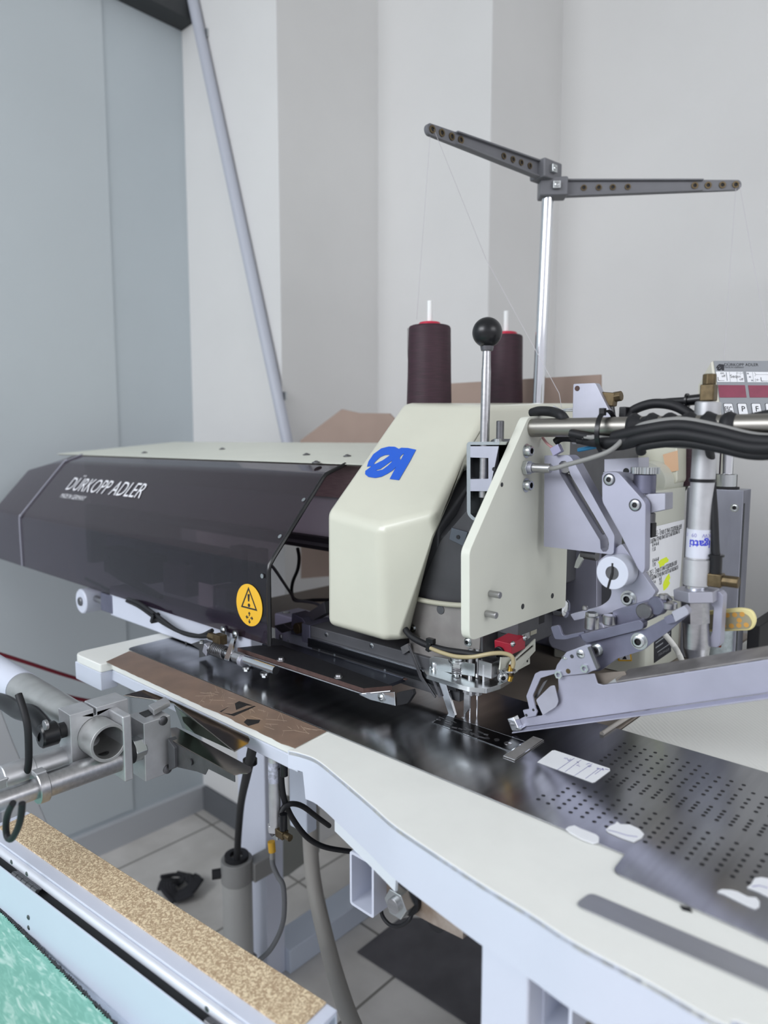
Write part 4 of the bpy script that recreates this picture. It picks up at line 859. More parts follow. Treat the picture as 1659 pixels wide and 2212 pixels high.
# lower clamp jaw
cj = thing('clamp_jaw', 'dark grey bolted clamp jaw of stacked steel plates under the link arm', 'clamp', on_y(1330, 1420, 0.03))
def plate(pts, y, th, nm_, m, r=0.002, bv=0.0008): return MB().prism(rnd(ys(c3(pts), y), r), (0, th, 0)).build(nm_, m, cj, bv)
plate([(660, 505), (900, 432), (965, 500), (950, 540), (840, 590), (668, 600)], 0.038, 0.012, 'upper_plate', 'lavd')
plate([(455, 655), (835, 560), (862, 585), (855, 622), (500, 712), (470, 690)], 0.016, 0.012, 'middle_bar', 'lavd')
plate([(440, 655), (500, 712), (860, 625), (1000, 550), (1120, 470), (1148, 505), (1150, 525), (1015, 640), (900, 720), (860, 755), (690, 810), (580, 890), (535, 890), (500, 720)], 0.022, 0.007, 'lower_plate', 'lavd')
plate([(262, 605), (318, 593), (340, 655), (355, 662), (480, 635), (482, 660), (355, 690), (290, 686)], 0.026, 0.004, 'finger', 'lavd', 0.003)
plate([(1040, 510), (1120, 470), (1146, 500), (1150, 525), (1065, 575)], 0.014, 0.010, 'tip_block', 'satin', 0.001)
plate([(990, 545), (1040, 525), (1075, 575), (1010, 590)], 0.017, 0.008, 'tip_block', 'lavd', 0.001)
for x, y, yy, r in ((835, 697, 0.022, 0.0068), (560, 755, 0.022, 0.006), ): screw(cj, on_y(*c3([(x, y)])[0], yy), -EY, r, 0.005)
p = on_y(*c3([(885, 498)])[0], 0.036); MB().cyl(p, p-EY*0.010, 0.0088, n=24, ch=0.001).build('pivot_stud', 'iron', cj)
p = on_y(*c3([(955, 465)])[0], 0.036); MB().cyl(p+EX*0.002, p-EY*0.008, 0.010, n=24, ch=0.001).build('pivot_ring', 'lavd', cj)
for x, y0, y1, r in ((528, 620, 535, 0.0078), (640, 590, 530, 0.0072), (1025, 490, 445, 0.008), (985, 430, 395, 0.0045), (487, 500, 470, 0.003)):
    A = on_y(*c3([(x, y0)])[0], 0.034); B_ = on_y(*c3([(x, y1)])[0], 0.034); MB().cyl(V((A.x, A.y, A.z)), V((A.x, A.y, B_.z)), r, n=24, ch=0.001).build('stop_stud', 'steel', cj)
A = on_y(*c3([(528, 535)])[0], 0.034); MB().cyl(A, A+EZ*0.004, 0.007, n=6).build('nut', 'zinc', cj, 0.0005)
plate([(975, 395), (1000, 400), (1035, 440), (1010, 450)], 0.04, 0.008, 'spring_clip', 'steel', 0.001)
# wing screw by arm
p = on_y(1263, 1200, 0.075); ws = cj
MB().cyl(on_y(1258, 1195, 0.08), on_y(1290, 1200, 0.08), 0.0065, n=20).build('wing_stud', 'iron', cj)
MB().prism(rnd(ys([(1252, 1195), (1262, 1192), (1258, 1210), (1248, 1228), (1240, 1226), (1244, 1212)], 0.075), 0.001), (0, 0.004, 0)).build('wing_lever', 'zinc', cj, 0.0006)

# ---------------------------------------------------------------- long steel channel
GY = 0.0
ch = thing('steel_channel', 'long pale steel channel slanting over the dark plate to the right edge', 'channel', on_y(1120, 1570, GY))
def gp(pts): return ys(c3(pts), GY)
Rt = on_y(1659, 1399, GY); Rb = on_y(1659, 1497, GY); Rf = on_y(1659, 1424, GY)
def ext(L, Rr, k=0.12): return Rr+(Rr-L).normalized()*k
l_b = gp([(45, 1256)])[0]; l_t = gp([(690, 965)])[0]
face = gp([(45, 1256), (30, 1215), (100, 1180), (205, 1175), (290, 1085), (315, 1000), (310, 922), (545, 905), (565, 968), (600, 978), (690, 966)])+[ext(l_t, Rf), ext(l_b, Rb)]
b = MB(); b.prism(face, (0, 0.0022, 0)); b.build('web', 'lav', ch, 0.0008)
tf = gp([(690, 966), (740, 905)]); 
b = MB(); b.prism([gp([(690, 964)])[0], ext(l_t, Rf)+V((0, 0, 0.0005)), ext(l_t, Rf)+V((0.0, 0.028, 0.006)), gp([(690, 964)])[0]+V((0.0, 0.028, 0.006))], (0, 0, 0.002)); b.build('top_flange', mat('worn_flange', '#9a9797', 0.5, 0.6, noise=0.35, scale=40), ch, 0.0005)
b = MB(); b.prism([l_b, ext(l_b, Rb), ext(l_b, Rb)+V((0, -0.010, -0.002)), l_b+V((0, -0.010, -0.002))], (0, 0, -0.0016)); b.build('bottom_flange', 'lav', ch, 0.0005)
b = MB(); b.prism(gp([(15, 1180), (55, 1168), (85, 1235), (110, 1240), (100, 1256), (45, 1256)]), (0, -0.010, 0)); b.build('tip_hook', 'chrome', ch, 0.0008)
gpl = MB(); gpl.prism(rnd(ys(c3([(365, 768), (490, 722), (520, 720), (568, 880), (535, 888), (500, 905), (310, 925), (300, 905), (200, 935), (150, 1048), (168, 1130), (180, 1150), (170, 1178), (105, 1190), (85, 1140), (128, 1132), (108, 1050), (165, 905), (195, 890), (295, 882), (305, 850)]), GY-0.003), 0.0015), (0, 0.0025, 0)); gpl.build('guide_plate', 'lav', ch, 0.0005)
for x, y, r in ((378, 890, 0.0028), (110, 1172, 0.0016), (155, 1138, 0.0016), (402, 795, 0.0022)):
    p = on_y(*c3([(x, y)])[0], GY-0.003); MB().cyl(p, p-EY*0.0003, r, n=16).build('hole', 'dark' if r < 0.0025 else 'brass', ch)
for x, y in ((322, 910), (488, 870)):
    p = on_y(*c3([(x, y)])[0], GY-0.003); MB().pipe(p, p-EY*0.003, 0.0048, 0.0027, 6).build('nut', 'zinc', ch)
p = on_y(*c3([(458, 780)])[0], GY-0.003); screw(ch, p, -EY, 0.005, 0.0018, kind='slot', washer=False)
p = on_y(*c3([(360, 805)])[0], GY-0.001); screw(ch, p, EZ, 0.003, 0.002)
MB().prism(ys(c3([(500, 738), (520, 730), (575, 870), (560, 885)]), GY-0.004), (0, 0.004, 0)).build('spacer_bar', 'iron', ch, 0.0004)
MB().prism(rnd(ys(c3([(170, 1075), (262, 985), (290, 980), (315, 1085), (300, 1120), (215, 1175)]), GY-0.006), 0.002), (0, 0.0015, 0)).build('deflector', 'satin', ch, 0.0004)
MB().prism(ys(c3([(220, 960), (245, 945), (180, 1060), (160, 1058)]), GY+0.004), (0, 0.001, 0)).build('spring_strip', 'iron', ch)
MB().prism(ys(c3([(545, 905), (740, 890), (750, 910), (690, 970), (570, 970)]), GY+0.012), (0, 0.001, 0)).build('inner_sheet', 'board', ch)
MB().prism(ys(c3([(620, 978), (690, 966), (680, 938), (725, 905)]), GY+0.003), (0, 0.001, 0)).build('bent_tab', 'steel', ch)

# ---------------------------------------------------------------- vertical pneumatic cylinder
VY = 0.060; VK = 1.06
vc = thing('pneumatic_cylinder', 'vertical aluminium pneumatic cylinder with brass elbows standing above the steel channel', 'cylinder', on_y(1505, 1430, VY))
def seg(pa, pb, r, nm_, m, n=32, r2=None, chf=0, bv=0):
    A, B_ = on_y(*pa, VY), on_y(*pb, VY); MB().cyl(A, B_, r*VK, None if r2 is None else r2*VK, n, chf).build(nm_, m, vc, bv)
seg((1505, 1432), (1505.5, 1415), 0.0055, 'rod', 'chrome')
seg((1505.5, 1420), (1504, 1396), 0.0108, 'rod_sleeve', 'steel', r2=0.0128)
seg((1504, 1398), (1502, 1340), 0.0128, 'rod_sleeve', 'steel')
seg((1502, 1343), (1501, 1294), 0.0138, 'hex_body', 'steel', n=8)
seg((1505, 1296), (1504, 1272), 0.0215, 'hex_nut', 'satin', n=6, bv=0.001)
seg((1505, 1274), (1506, 1262), 0.0105, 'thread_neck', 'chrome')
seg((1506, 1264), (1508, 1206), 0.0132, 'end_cap', 'alu', chf=0.0008)
seg((1508, 1207), (1512, 1145), 0.0116, 'barrel', 'alu')
seg((1512, 1146), (1526, 906), 0.0112, 'barrel', 'alu')
seg((1526, 908), (1530, 868), 0.0118, 'top_cap', 'alu', chf=0.001)
seg((1517, 1041), (1517.4, 1034), 0.0122, 'cable_tie', 'black')
ban = on_y(1511, 1175, VY); axv = (on_y(1526, 906, VY)-on_y(1508, 1206, VY)).normalized()
A = on_y(1508.5, 1203, VY); B_ = on_y(1511.5, 1142, VY)
MB().cyl(A, B_, 0.01185*VK, n=32).build('label_band', mat('silver_label', '#dfe2ee', 0.35, 0.2), vc)
# upside-down maker's print wrapped on the band
def wrap_text(s, zc, size, m, c0, flip=True, bold=0.0):
    c = bpy.data.curves.new('t', 'FONT'); c.body = s; c.size = size; c.align_x = 'LEFT'; c.resolution_u = 2; c.offset = bold
    t = bpy.data.objects.new('tmp', c); COL.objects.link(t); dg = bpy.context.evaluated_depsgraph_get(); dg.update(); e = t.evaluated_get(dg); me0 = e.to_mesh()
    vs = []; rr = 0.0120*VK; face0 = math.atan2((-0.69-VY), (0.489-A.x))
    for v in me0.vertices:
        a = face0-(c0+(v.co.x/rr) if True else 0); zz = -v.co.y
        a = face0+(c0-v.co.x/rr)
        base = A+axv*(zc+zz); vs.append(base+V((math.cos(a)*rr, math.sin(a)*rr, 0)))
    fs = [tuple(p.vertices) for p in me0.polygons]; e.to_mesh_clear(); bpy.data.objects.remove(t); bpy.data.curves.remove(c)
    MB().raw(vs, fs).build('maker_print', m, vc, smooth=False)
wrap_text('igatti', 0.019, 0.0115, 'blueink', 0.95, bold=0.0003)
wrap_text('KW   09   02', 0.026, 0.0058, mat('pale_violet_ink', '#8e88c4', 0.5), 0.95)
# brass elbows
p = on_y(1530, 868, VY)
MB().box(p+EZ*0.009, (0.014, 0.014, 0.017)).build('elbow_fitting', 'brass', vc, 0.0015); MB().cyl(p+EZ*0.017, p+EZ*0.028, 0.0068, n=8).build('elbow_cap', 'brass', vc, 0.001)
A1_ = on_y(1516, 862, VY); B1_ = on_y(1487, 865, VY); MB().cyl(A1_, B1_, 0.0055, n=18).build('push_fitting', 'black', vc); MB().cyl(B1_, B1_+(B1_-A1_).normalized()*0.002, 0.0075, n=18).build('fitting_flange', 'black', vc)
MB().tube([B1_, on_y(1470, 866, 0.060), on_y(1430, 869, 0.058), on_y(1395, 875, 0.056), on_y(1365, 890, 0.054), on_y(1350, 908, 0.045), on_y(1345, 925, 0.05)], 0.0038, 12).build('air_hose', 'rubber', vc)
MB().tube([on_y(1345, 905, 0.055), on_y(1372, 884, 0.055), on_y(1410, 872, 0.055), on_y(1450, 875, 0.055), on_y(1480, 888, 0.055), on_y(1500, 905, 0.055), on_y(1510, 930, 0.05)], 0.0052, 12).build('air_hose', 'rubber', vc)
p = on_y(1350, 893, 0.05); MB().box(p, (0.008, 0.014, 0.014)).build('hose_tie', 'black', vc, 0.001)
p = on_y(1536, 1251, VY); MB().box(p+EX*0.004, (0.016, 0.014, 0.014)).build('elbow_fitting', 'brass', vc, 0.0015); MB().cyl(p+EX*0.011, p+EX*0.027, 0.0062, n=8).build('elbow_cap', 'brass', vc, 0.001)
p2 = on_y(1545, 1240, VY); MB().cyl(p2, p2+EZ*0.019, 0.0062, n=18).build('push_fitting', 'black', vc); MB().cyl(p2+EZ*0.0185, p2+EZ*0.0205, 0.008, n=18).build('fitting_flange', 'black', vc)
MB().tube([p2+EZ*0.019, on_y(1545, 1180, VY), on_y(1542, 1110, VY), on_y(1538, 1050, VY+0.002), on_y(1537, 1000, VY+0.004), on_y(1530, 960, 0.03)], 0.0042, 12).build('air_hose', 'rubber', vc)
b = MB(); b.prism(rnd(ys(c3([(1290, 380), (1345, 378), (1372, 405), (1352, 720), (1335, 740), (1245, 730), (1245, 690), (1285, 672), (1300, 640), (1310, 480), (1290, 470)]), VY+0.004), 0.002), (0, 0.014, 0)); b.build('fork_bracket', 'lav', vc, 0.0012)

# ---------------------------------------------------------------- plates above the bar
vt = thing('valve_plate', 'grey triangular metal plate with brass air elbow standing behind the bar', 'machine plate', on_y(1260, 900, 0.10))
b = MB(); b.prism(rnd(ys([(1238, 829), (1286, 827), (1325, 905), (1332, 960), (1235, 960)], 0.10), 0.002), (0, 0.012, 0)); b.build('plate', 'satin', vt, 0.0008)
p = on_y(1247, 839, 0.10); MB().cyl(p, p-EY*0.0005, 0.0032).build('rivet', 'wood', vt)
p = on_y(1290, 845, 0.112); MB().cyl(on_y(1285, 858, 0.11), on_y(1288, 830, 0.11), 0.0042, n=10).build('stud', 'zinc', vt)
MB().box(on_y(1312, 862, 0.112), (0.022, 0.012, 0.016), Matrix.Rotation(0.12, 3, 'Y')).build('elbow_fitting', 'brass', vt, 0.0015); MB().cyl(on_y(1325, 858, 0.112), on_y(1343, 855, 0.112), 0.0062, n=8).build('elbow_cap', 'brass', vt, 0.001)
MB().cyl(on_y(1316, 870, 0.112), on_y(1320, 900, 0.112), 0.0055, n=16).build('push_fitting', 'black', vt)
# thread tension hooks
b = MB(); b.tube([on_y(1195, 878, 0.12), on_y(1212, 886, 0.12), on_y(1238, 883, 0.12)], 0.0014, 8, sm=False); b.tube([on_y(1192, 884, 0.12), on_y(1210, 888, 0.12), on_y(1238, 887, 0.12)], 0.0012, 8, sm=False)
tag(b.build('thread_hook', 'chrome'), 'small bent chrome wire hook on top of the cream machine cover', 'hook')
# ================================================================ SMOKED SAFETY HOOD
XE = -0.3017
hood = thing('safety_hood', 'long smoked acrylic safety hood with white maker lettering and cream top cover', 'machine guard', (-0.85, 0.1, 1.0))
prof = [(-0.0800, 1.000), (-0.0795, 1.110), (-0.0775, 1.119), (-0.0700, 1.129), (0.0260, 1.2385), (0.0330, 1.2450), (0.0440, 1.2490), (0.0760, 1.2600)]
inner = [(y+0.0030, z-0.0012 if i > 2 else z) for i, (y, z) in enumerate(prof)]
inner[-1] = (0.077, 1.2572); inner[-2] = (0.045, 1.2462)
secs = [(XE, 0.0), (-1.235, 0.0), (-1.30, 0.004), (-1.42, 0.030)]
def section(x, drop):
    k = [0, 0, 0, 0, .75, .85, .95, 1]
    return [V((x, y-drop*0.8*k[i], z-drop*k[i])) for i, (y, z) in enumerate(prof)]+[V((x, y-drop*0.8*k[i], z-drop*k[i])) for i, (y, z) in reversed(list(enumerate(inner)))]
b = MB(); vs = []; fs = []; m_ = 16
for x, dr in secs: vs += section(x, dr)
for s_ in range(len(secs)-1):
    for i in range(m_): fs.append((s_*m_+i, s_*m_+(i+1) % m_, (s_+1)*m_+(i+1) % m_, (s_+1)*m_+i))
for e in (0, len(secs)-1):
    for i in range(7): fs.append((e*m_+i, e*m_+i+1, e*m_+14-i, e*m_+15-i))
b.raw(vs, fs); acr = b.build('smoked_panel', ['smoke', 'smokedust'], hood, ang=25)
for p_ in acr.data.polygons:
    if abs(p_.normal.z) > 0.45 and abs(p_.normal.x) < 0.5: p_.material_index = 1
acr['label'] = 'smoked brown acrylic panel'
MB().tube([V((XE, y-0.0005, z)) for y, z in prof], 0.0034, 8, sm=False).build('edge_trim', 'black', hood)
b = MB(); b.tube([V((-1.238-0.004*math.sin(i*2.1), y-0.001, z+0.0012)) for i, (y, z) in enumerate(prof)], 0.0026, 6, k=4); b.build('repaired_crack', mat('crack_glue', '#8c8c98', 0.4), hood)
# cream top cover
b = MB(); b.prism([V((-0.247, y, z)) for y, z in ((0.070, 1.2605), (0.078, 1.262), (0.42, 1.2915), (0.42, 1.2865), (0.078, 1.2575))], (-1.14, 0, 0)); tcv = b.build('top_cover', 'creamp', hood, 0.002); tcv['label'] = 'cream painted top cover plate'
for x, y in ((312, 978), (480, 970), (662, 982), (683, 999), (750, 985)):
    p = on_pl(x, y, V((0, 0.078, 1.263)), V((0, -0.086, 1)).normalized())
    if p.x < -0.25 and p.y < 0.40 and p.y > 0.06: screw(hood, p, V((0, -0.086, 1)), 0.0052, 0.003, kind='slot', m='iron')
# lettering on the sloping pane
sl_n = V((0, -0.7528, 0.6583)); sl_p = V((0, -0.0700, 1.129)); sl_up = V((0, 0.6583, 0.7528))
a = on_pl(140, 1058, sl_p, sl_n); b_ = on_pl(297, 1080, sl_p, sl_n); th = on_pl(152, 1037, sl_p, sl_n)
hgt = (th-a).dot(sl_up); 
t = text('lettering', 'DÜRKOPP ADLER', a+sl_n*0.001, EX, sl_up, 0.052, 'whiteprint', hood, xscale=1.0)
def fit(o, L):                                   # stretch lettering to its measured length
    me = o.data; xs_ = [v.co.x for v in me.vertices]; x0, x1 = min(xs_), max(xs_); k = L/(x1-x0)
    for v in me.vertices: v.co.x = x0+(v.co.x-x0)*k
fit(t, (b_-a).dot(EX))
a = on_pl(129, 1075, sl_p, sl_n); b_ = on_pl(182, 1081, sl_p, sl_n)
t = text('lettering', 'MADE IN GERMANY', a+sl_n*0.001, EX, sl_up, 0.017, 'whiteprint', hood); fit(t, (b_-a).dot(EX))
# warning sticker on the vertical pane
YV = -0.0805
cc = on_y(538.5, 1307, YV); rr = (on_y(538.5, 1262, YV).z-on_y(538.5, 1352, YV).z)/2
b = MB(); b.prism(circ(cc, EX, EZ, rr, 48), (0, -0.0004, 0)); stk = b.build('warning_sticker', 'yellow', hood, smooth=False); stk['label'] = 'round yellow warning sticker'
def q5(pts, y=YV-0.0005): return ys(c5(pts), y)
tri = q5([(482, 362), (540, 522), (433, 494)]); cen = sum(tri, V())/3; tri_i = [cen+(p-cen)*0.80 for p in tri]
b = MB(); b.prism(tri, (0, -0.0003, 0), [tri_i])
b.prism(q5([(476, 410), (490, 410), (487, 458), (479, 458)]), (0, -0.0003, 0)); b.prism(circ(q5([(485, 484)])[0], EX, EZ, 0.0028, 14), (0, -0.0003, 0))
ac = q5([(488, 566)])[0]
for dx, dz in ((1, 0), (-1, 0), (0, 1), (0, -1)):
    D = EX*dx+EZ*dz; N = EX*dz-EZ*dx; r1, r2, r3 = 0.0025, 0.0056, 0.0092
    b.prism([ac+D*r1+N*0.0009, ac+D*r2+N*0.0009, ac+D*r2+N*0.003, ac+D*r3, ac+D*r2-N*0.003, ac+D*r2-N*0.0009, ac+D*r1-N*0.0009], (0, -0.0003, 0))
b.build('warning_symbols', 'ink', stk, smooth=False)
for x, y in ((482, 1362), (508, 1371)): screw(hood, on_y(x, y, YV), -EY, 0.0052, 0.003, kind='slot')
for x, y in ((568, 1244), (657, 1081), (606, 1160)):
    p = on_y(x, y, YV) if x == 568 else on_pl(x, y, sl_p, sl_n); MB().cyl(p, p+(-EY if x == 568 else sl_n)*0.002, 0.0035, n=14).build('rivet', 'zinc', hood)
# inner housing below the top cover
YH = 0.105
def zat(px, py): return on_y(px, py, YH).z
b = MB(); b.mm((-1.30, YH, zat(690, 1072)), (-0.262, 0.36, 1.262)); b.build('housing_beam', mat('brown_profile', '#ab9595', 0.5, 0.1, noise=0.2, scale=50, stretch=(1, 1, 12)), hood)
MB().mm((-1.30, YH+0.012, zat(690, 1163)), (-0.255, 0.34, zat(690, 1072)-0.0005)).build('housing_panel', mat('housing_grey', '#cfcfd6', 0.5), hood)
for k_, (ya, yb, off) in enumerate(((1160, 1172, -0.004), (1172, 1182, 0.002), (1182, 1191, 0.006))):
    MB().mm((-1.30, YH+off, zat(690, yb)+0.0006), (-0.262, 0.30, zat(690, ya))).build('guide_rail', 'blackm' if k_ != 1 else 'casting', hood, 0.001)
MB().mm((-1.30, 0.10, 0.98), (-1.27, 0.36, 1.12)).build('end_frame', 'casting', hood)
# ---------------------------------------------------------------- transport carriage under the hood
cr = thing('transport_carriage', 'dark transport carriage with white beam and roller under the smoked hood', 'machine carriage', (-0.7, 0.0, T+0.002))
MB().mm((-1.02, 0.02, 1.03), (-0.60, 0.10, 1.085)).build('carriage_block', 'lavd', cr, 0.003)
MB().mm((-0.95, -0.02, 1.015), (-0.76, 0.02, 1.07)).build('valve_block', 'blackm', cr, 0.003)
for i, (x0, x1, m_) in enumerate(((-0.60, -0.56, 'casting'), (-0.545, -0.52, 'wood'))): MB().mm((x0, 0.06, 0.975), (x1, 0.09, 1.10)).build('support_rib', m_, cr, 0.002)
MB().mm((-0.74, 0.0, 1.00), (-0.66, 0.03, 1.06)).build('bracket', 'alu', cr, 0.002)
for i in range(7):
    p = V((-0.98+0.05*i, 0.0195, 1.06-0.012*(i % 2))); MB().cyl(p, p-EY*0.0006, 0.004, n=12).build('block_hole', 'blackm', cr)
MB().tube([(-0.93, -0.02, 1.05), (-0.85, -0.05, 1.045), (-0.76, -0.055, 1.03), (-0.66, -0.06, 1.018)], 0.006, 10).build('air_hose', 'rubber', cr)
MB().tube([(-0.93, -0.02, 1.03), (-0.84, -0.05, 1.03), (-0.74, -0.055, 1.02), (-0.64, -0.06, 1.016)], 0.005, 10).build('air_hose', 'rubber', cr)
MB().mm((-0.60, 0.02, 0.985), (-0.56, 0.06, 1.03)).build('bracket', 'alu', cr, 0.002)
bx0 = on_y(238, 1330, -0.072).x
MB().mm((bx0, -0.072, 0.9535), (-0.36, -0.035, 1.012)).build('white_beam', 'white', cr, 0.003)
MB().mm((bx0-0.035, -0.0745, 0.958), (bx0+0.012, -0.03, 0.995)).build('beam_end', 'lavd', cr, 0.002)
rc = on_y(187, 1297, -0.062)
MB().cyl(rc-EY*0.012, rc+EY*0.03, 0.026, n=36, ch=0.002).build('roller', 'white', cr); MB().cyl(rc-EY*0.016, rc-EY*0.011, 0.009, n=20, ch=0.001).build('roller_axle', 'iron', cr)
MB().cyl(rc+V((0.01, 0.01, 0.006)), V((bx0, rc.y+0.01, rc.z+0.006)), 0.007).build('roller_shaft', 'steel', cr)
p = on_y(402, 1389, -0.072); MB().cyl(p, p-EY*0.0004, 0.0026).build('hole', 'dark', cr)
# rails beneath the cream cover
MB().mm((-0.318, 0.0, 0.996), (-0.055, 0.06, 1.0135)).build('rail', 'casting', cr, 0.0015)
MB().mm((-0.322, -0.002, 0.985), (-0.303, 0.05, 1.0145)).build('rail_end_block', 'lavd', cr, 0.001)
MB().mm((-0.304, -0.006, 0.9815), (-0.02, 0.0, 0.9965)).build('rail_bar', 'black', cr, 0.0008)
MB().mm((-0.303, -0.0068, 0.9952), (-0.02, -0.001, 0.9975)).build('bright_edge', 'chrome', cr, 0.0004)
MB().mm((-0.303, 0.002, 0.966), (-0.02, 0.02, 0.981)).build('rail_bar', 'casting', cr, 0.0008)
for x, y in ((705, 1370), (803, 1395)): screw(cr, on_y(x, y, 0.0), -EY, 0.004, 0.001, kind='slot', washer=False)
# clutter of blocks and levers behind the hood's edge
for pts, y, th, m_ in (([(630, 1325), (652, 1335), (664, 1352), (652, 1375), (628, 1370)], 0.03, 0.03, 'lavd'), ([(655, 1330), (700, 1300), (704, 1325), (660, 1350)], 0.045, 0.02, 'casting'), ([(590, 1352), (612, 1347), (630, 1360), (608, 1368)], 0.02, 0.02, 'iron')):
    MB().prism(ys(pts, y), (0, th, 0)).build('clamp_block', m_, cr, 0.001)
p = on_y(640, 1358, 0.018); MB().cyl(p, p+EY*0.012, 0.009).build('knob', 'brass', cr, 0.001)
p = on_y(618, 1330, 0.06); MB().cyl(p, p+EZ*0.006, 0.007).build('bolt', 'zinc', cr)
MB().mm((-0.45, 0.045, 0.953), (-0.30, 0.10, 1.0)).build('white_bracket', 'barpaint', cr, 0.003)
p = on_y(607, 1370, 0.02); MB().cyl(p, p-EZ*0.012, 0.003).build('pin', 'steel', cr)
# ---------------------------------------------------------------- feed clamp
fcl = thing('feed_clamp', 'black feed clamp foot with brown fibre edge hovering over the dark plate', 'clamp', (-0.22, -0.06, 0.975))
zc = 0.9855
pl4 = [on_z(x, y, zc) for x, y in ((513, 1399), (560, 1394), (610, 1394), (847, 1481), (785, 1487))]
b = MB(); b.prism(pl4, (0, 0, -0.0058)); o = b.build('fibre_pad', ['blackm', 'wood'], fcl)
me = o.data
for p_ in me.polygons:
    if abs(p_.normal.z) < 0.5: p_.material_index = 1
b = MB(); b.prism([p+V((-0.001, -0.0022, -0.0076)) for p in pl4], (0, 0, 0.0016)); b.build('pad_plate', 'chrome', fcl, 0.0004)
f0 = on_y(588, 1380, -0.02); f1 = on_y(870, 1464, -0.02)
b = MB(); b.prism(rnd([V((f0.x, -0.02, 0.984)), V((f1.x, -0.02, 0.984)), V((f1.x, -0.02, f1.z)), V((f0.x, -0.02, f0.z))], [0, 0, 0.004, 0.002]), (0, 0.003, 0)); b.build('upright_flange', mat('blued_steel', '#7d8290', 0.38, 0.7, noise=0.3, scale=70), fcl, 0.0008)
MB().mm((f0.x, -0.050, 0.9800), (f1.x+0.002, -0.017, 0.9845)).build('flange_foot', mat('blued_steel_foot', '#454853', 0.3, 0.8), fcl, 0.0005)
MB().mm((f1.x-0.001, -0.0215, 0.9845), (f1.x+0.006, -0.016, f1.z-0.002)).build('end_bracket', 'wood', fcl, 0.001)
for x, y in ((608, 1397), (723, 1424), (832, 1456), (623, 1419), (690, 1440)): 
    p = on_y(x, y, -0.02); p.z = max(p.z, 0.988); MB().cyl(p, p-EY*0.0006, 0.002, n=12).build('rivet', 'zinc', fcl)
for x, y in ((607, 1426), (731, 1463)):
    p = on_z(x, y, zc); MB().lathe(p, EZ, [(0, 0.0062), (0.001, 0.006), (0.0015, 0.0045), (0.004, 0.0038), (0.0045, 0)], 20).build('pan_screw', 'steel', fcl)
rb_ = ys([(774, 1500), (852, 1495), (854, 1525), (800, 1512)], -0.082); MB().prism(rb_, (0, 0.0016, 0)).build('end_plate', 'chrome', fcl, 0.0004)
MB().prism(ys([(856, 1497), (890, 1490), (893, 1500), (880, 1520), (857, 1525)], -0.080), (0, 0.006, 0)).build('end_jaw', 'blackm', fcl, 0.0006)
screw(fcl, on_y(824, 1507, -0.082), -EY, 0.0046, 0.003, kind='slot')
# torsion rod, spring and brass valve at its left end
Yr = -0.104
R0 = on_y(472, 1405, Yr); R1 = on_y(596, 1448, Yr); ra = (R1-R0).normalized(); 
MB().cyl(R0, R1, 0.0062, n=20).build('torsion_rod', 'chrome', fcl)
A = on_y(508, 1418, Yr); MB().cyl(A, A+ra*0.018, 0.0082, n=24).build('rod_sleeve', 'steel', fcl, 0.0005); A = on_y(516, 1424, Yr); MB().cyl(A+ra*0.006, A+ra*0.015, 0.009, n=24).build('rod_collar', 'satin', fcl, 0.0006)
A = on_y(459, 1400, Yr); B_ = on_y(490, 1412, Yr); u_, w__ = frame(ra); 
b = MB(); b.tube([A+(B_-A)*(t/90)+(u_*math.cos(t*0.62)+w__*math.sin(t*0.62))*0.0098 for t in range(91)], 0.0011, 6, sm=False); b.build('torsion_spring', 'iron', fcl)
MB().prism(ys([(500, 1378), (507, 1380), (494, 1428), (483, 1425)], Yr-0.008), (0, 0.004, 0)).build('spring_arm', 'chrome', fcl, 0.0004)
MB().prism(rnd(ys([(412, 1391), (430, 1385), (448, 1392), (444, 1399), (446, 1417), (430, 1421), (430, 1402)], Yr), 0.0006), (0, 0.012, 0)).build('rod_bracket', 'iron', fcl, 0.0006)
screw(fcl, on_y(436, 1390, Yr-0.002)+EZ*0.001, EZ, 0.004, 0.004)
p = on_y(449, 1402, Yr-0.004); MB().box(p, (0.012, 0.01, 0.016), Matrix.Rotation(0.4, 3, 'Y')).build('rod_bracket', 'satin', fcl, 0.001)
for x, y in ((533, 1442), (572, 1455)): p = on_y(x, y, Yr); MB().cyl(p-EZ*0.001, p-EZ*0.005, 0.0052, n=6).build('hex_bolt', 'zinc', fcl, 0.0005); MB().cyl(p+EZ*0.002, p-EZ*0.001, 0.0068, n=20).build('washer', 'zinc', fcl)
vb = on_y(470, 1379, -0.097); MB().cyl(vb-EX*0.022, vb-EX*0.004, 0.0062, n=6).build('valve_body', 'brass', fcl, 0.0008); MB().box(vb+EX*0.006, (0.02, 0.014, 0.015)).build('valve_body', 'brass', fcl, 0.001)
for dz, dy in ((0.0, 0), (0.008, 0.004)):
    MB().tube([vb+V((-0.02, dy, dz)), on_y(428, 1374, -0.097), on_y(385, 1363, -0.095), on_y(340, 1338-dz*900, -0.092), on_y(300, 1310-dz*900, -0.084), on_y(262, 1292-dz*500, -0.06), on_y(225, 1270, -0.03), on_y(185, 1250, 0.0)], 0.0034, 10).build('air_hose', 'rubber', fcl)
p = on_y(335, 1335, -0.092); MB().box(p, (0.007, 0.014, 0.018), Matrix.Rotation(0.5, 3, 'Y')).build('hose_tie', 'black', fcl, 0.001)
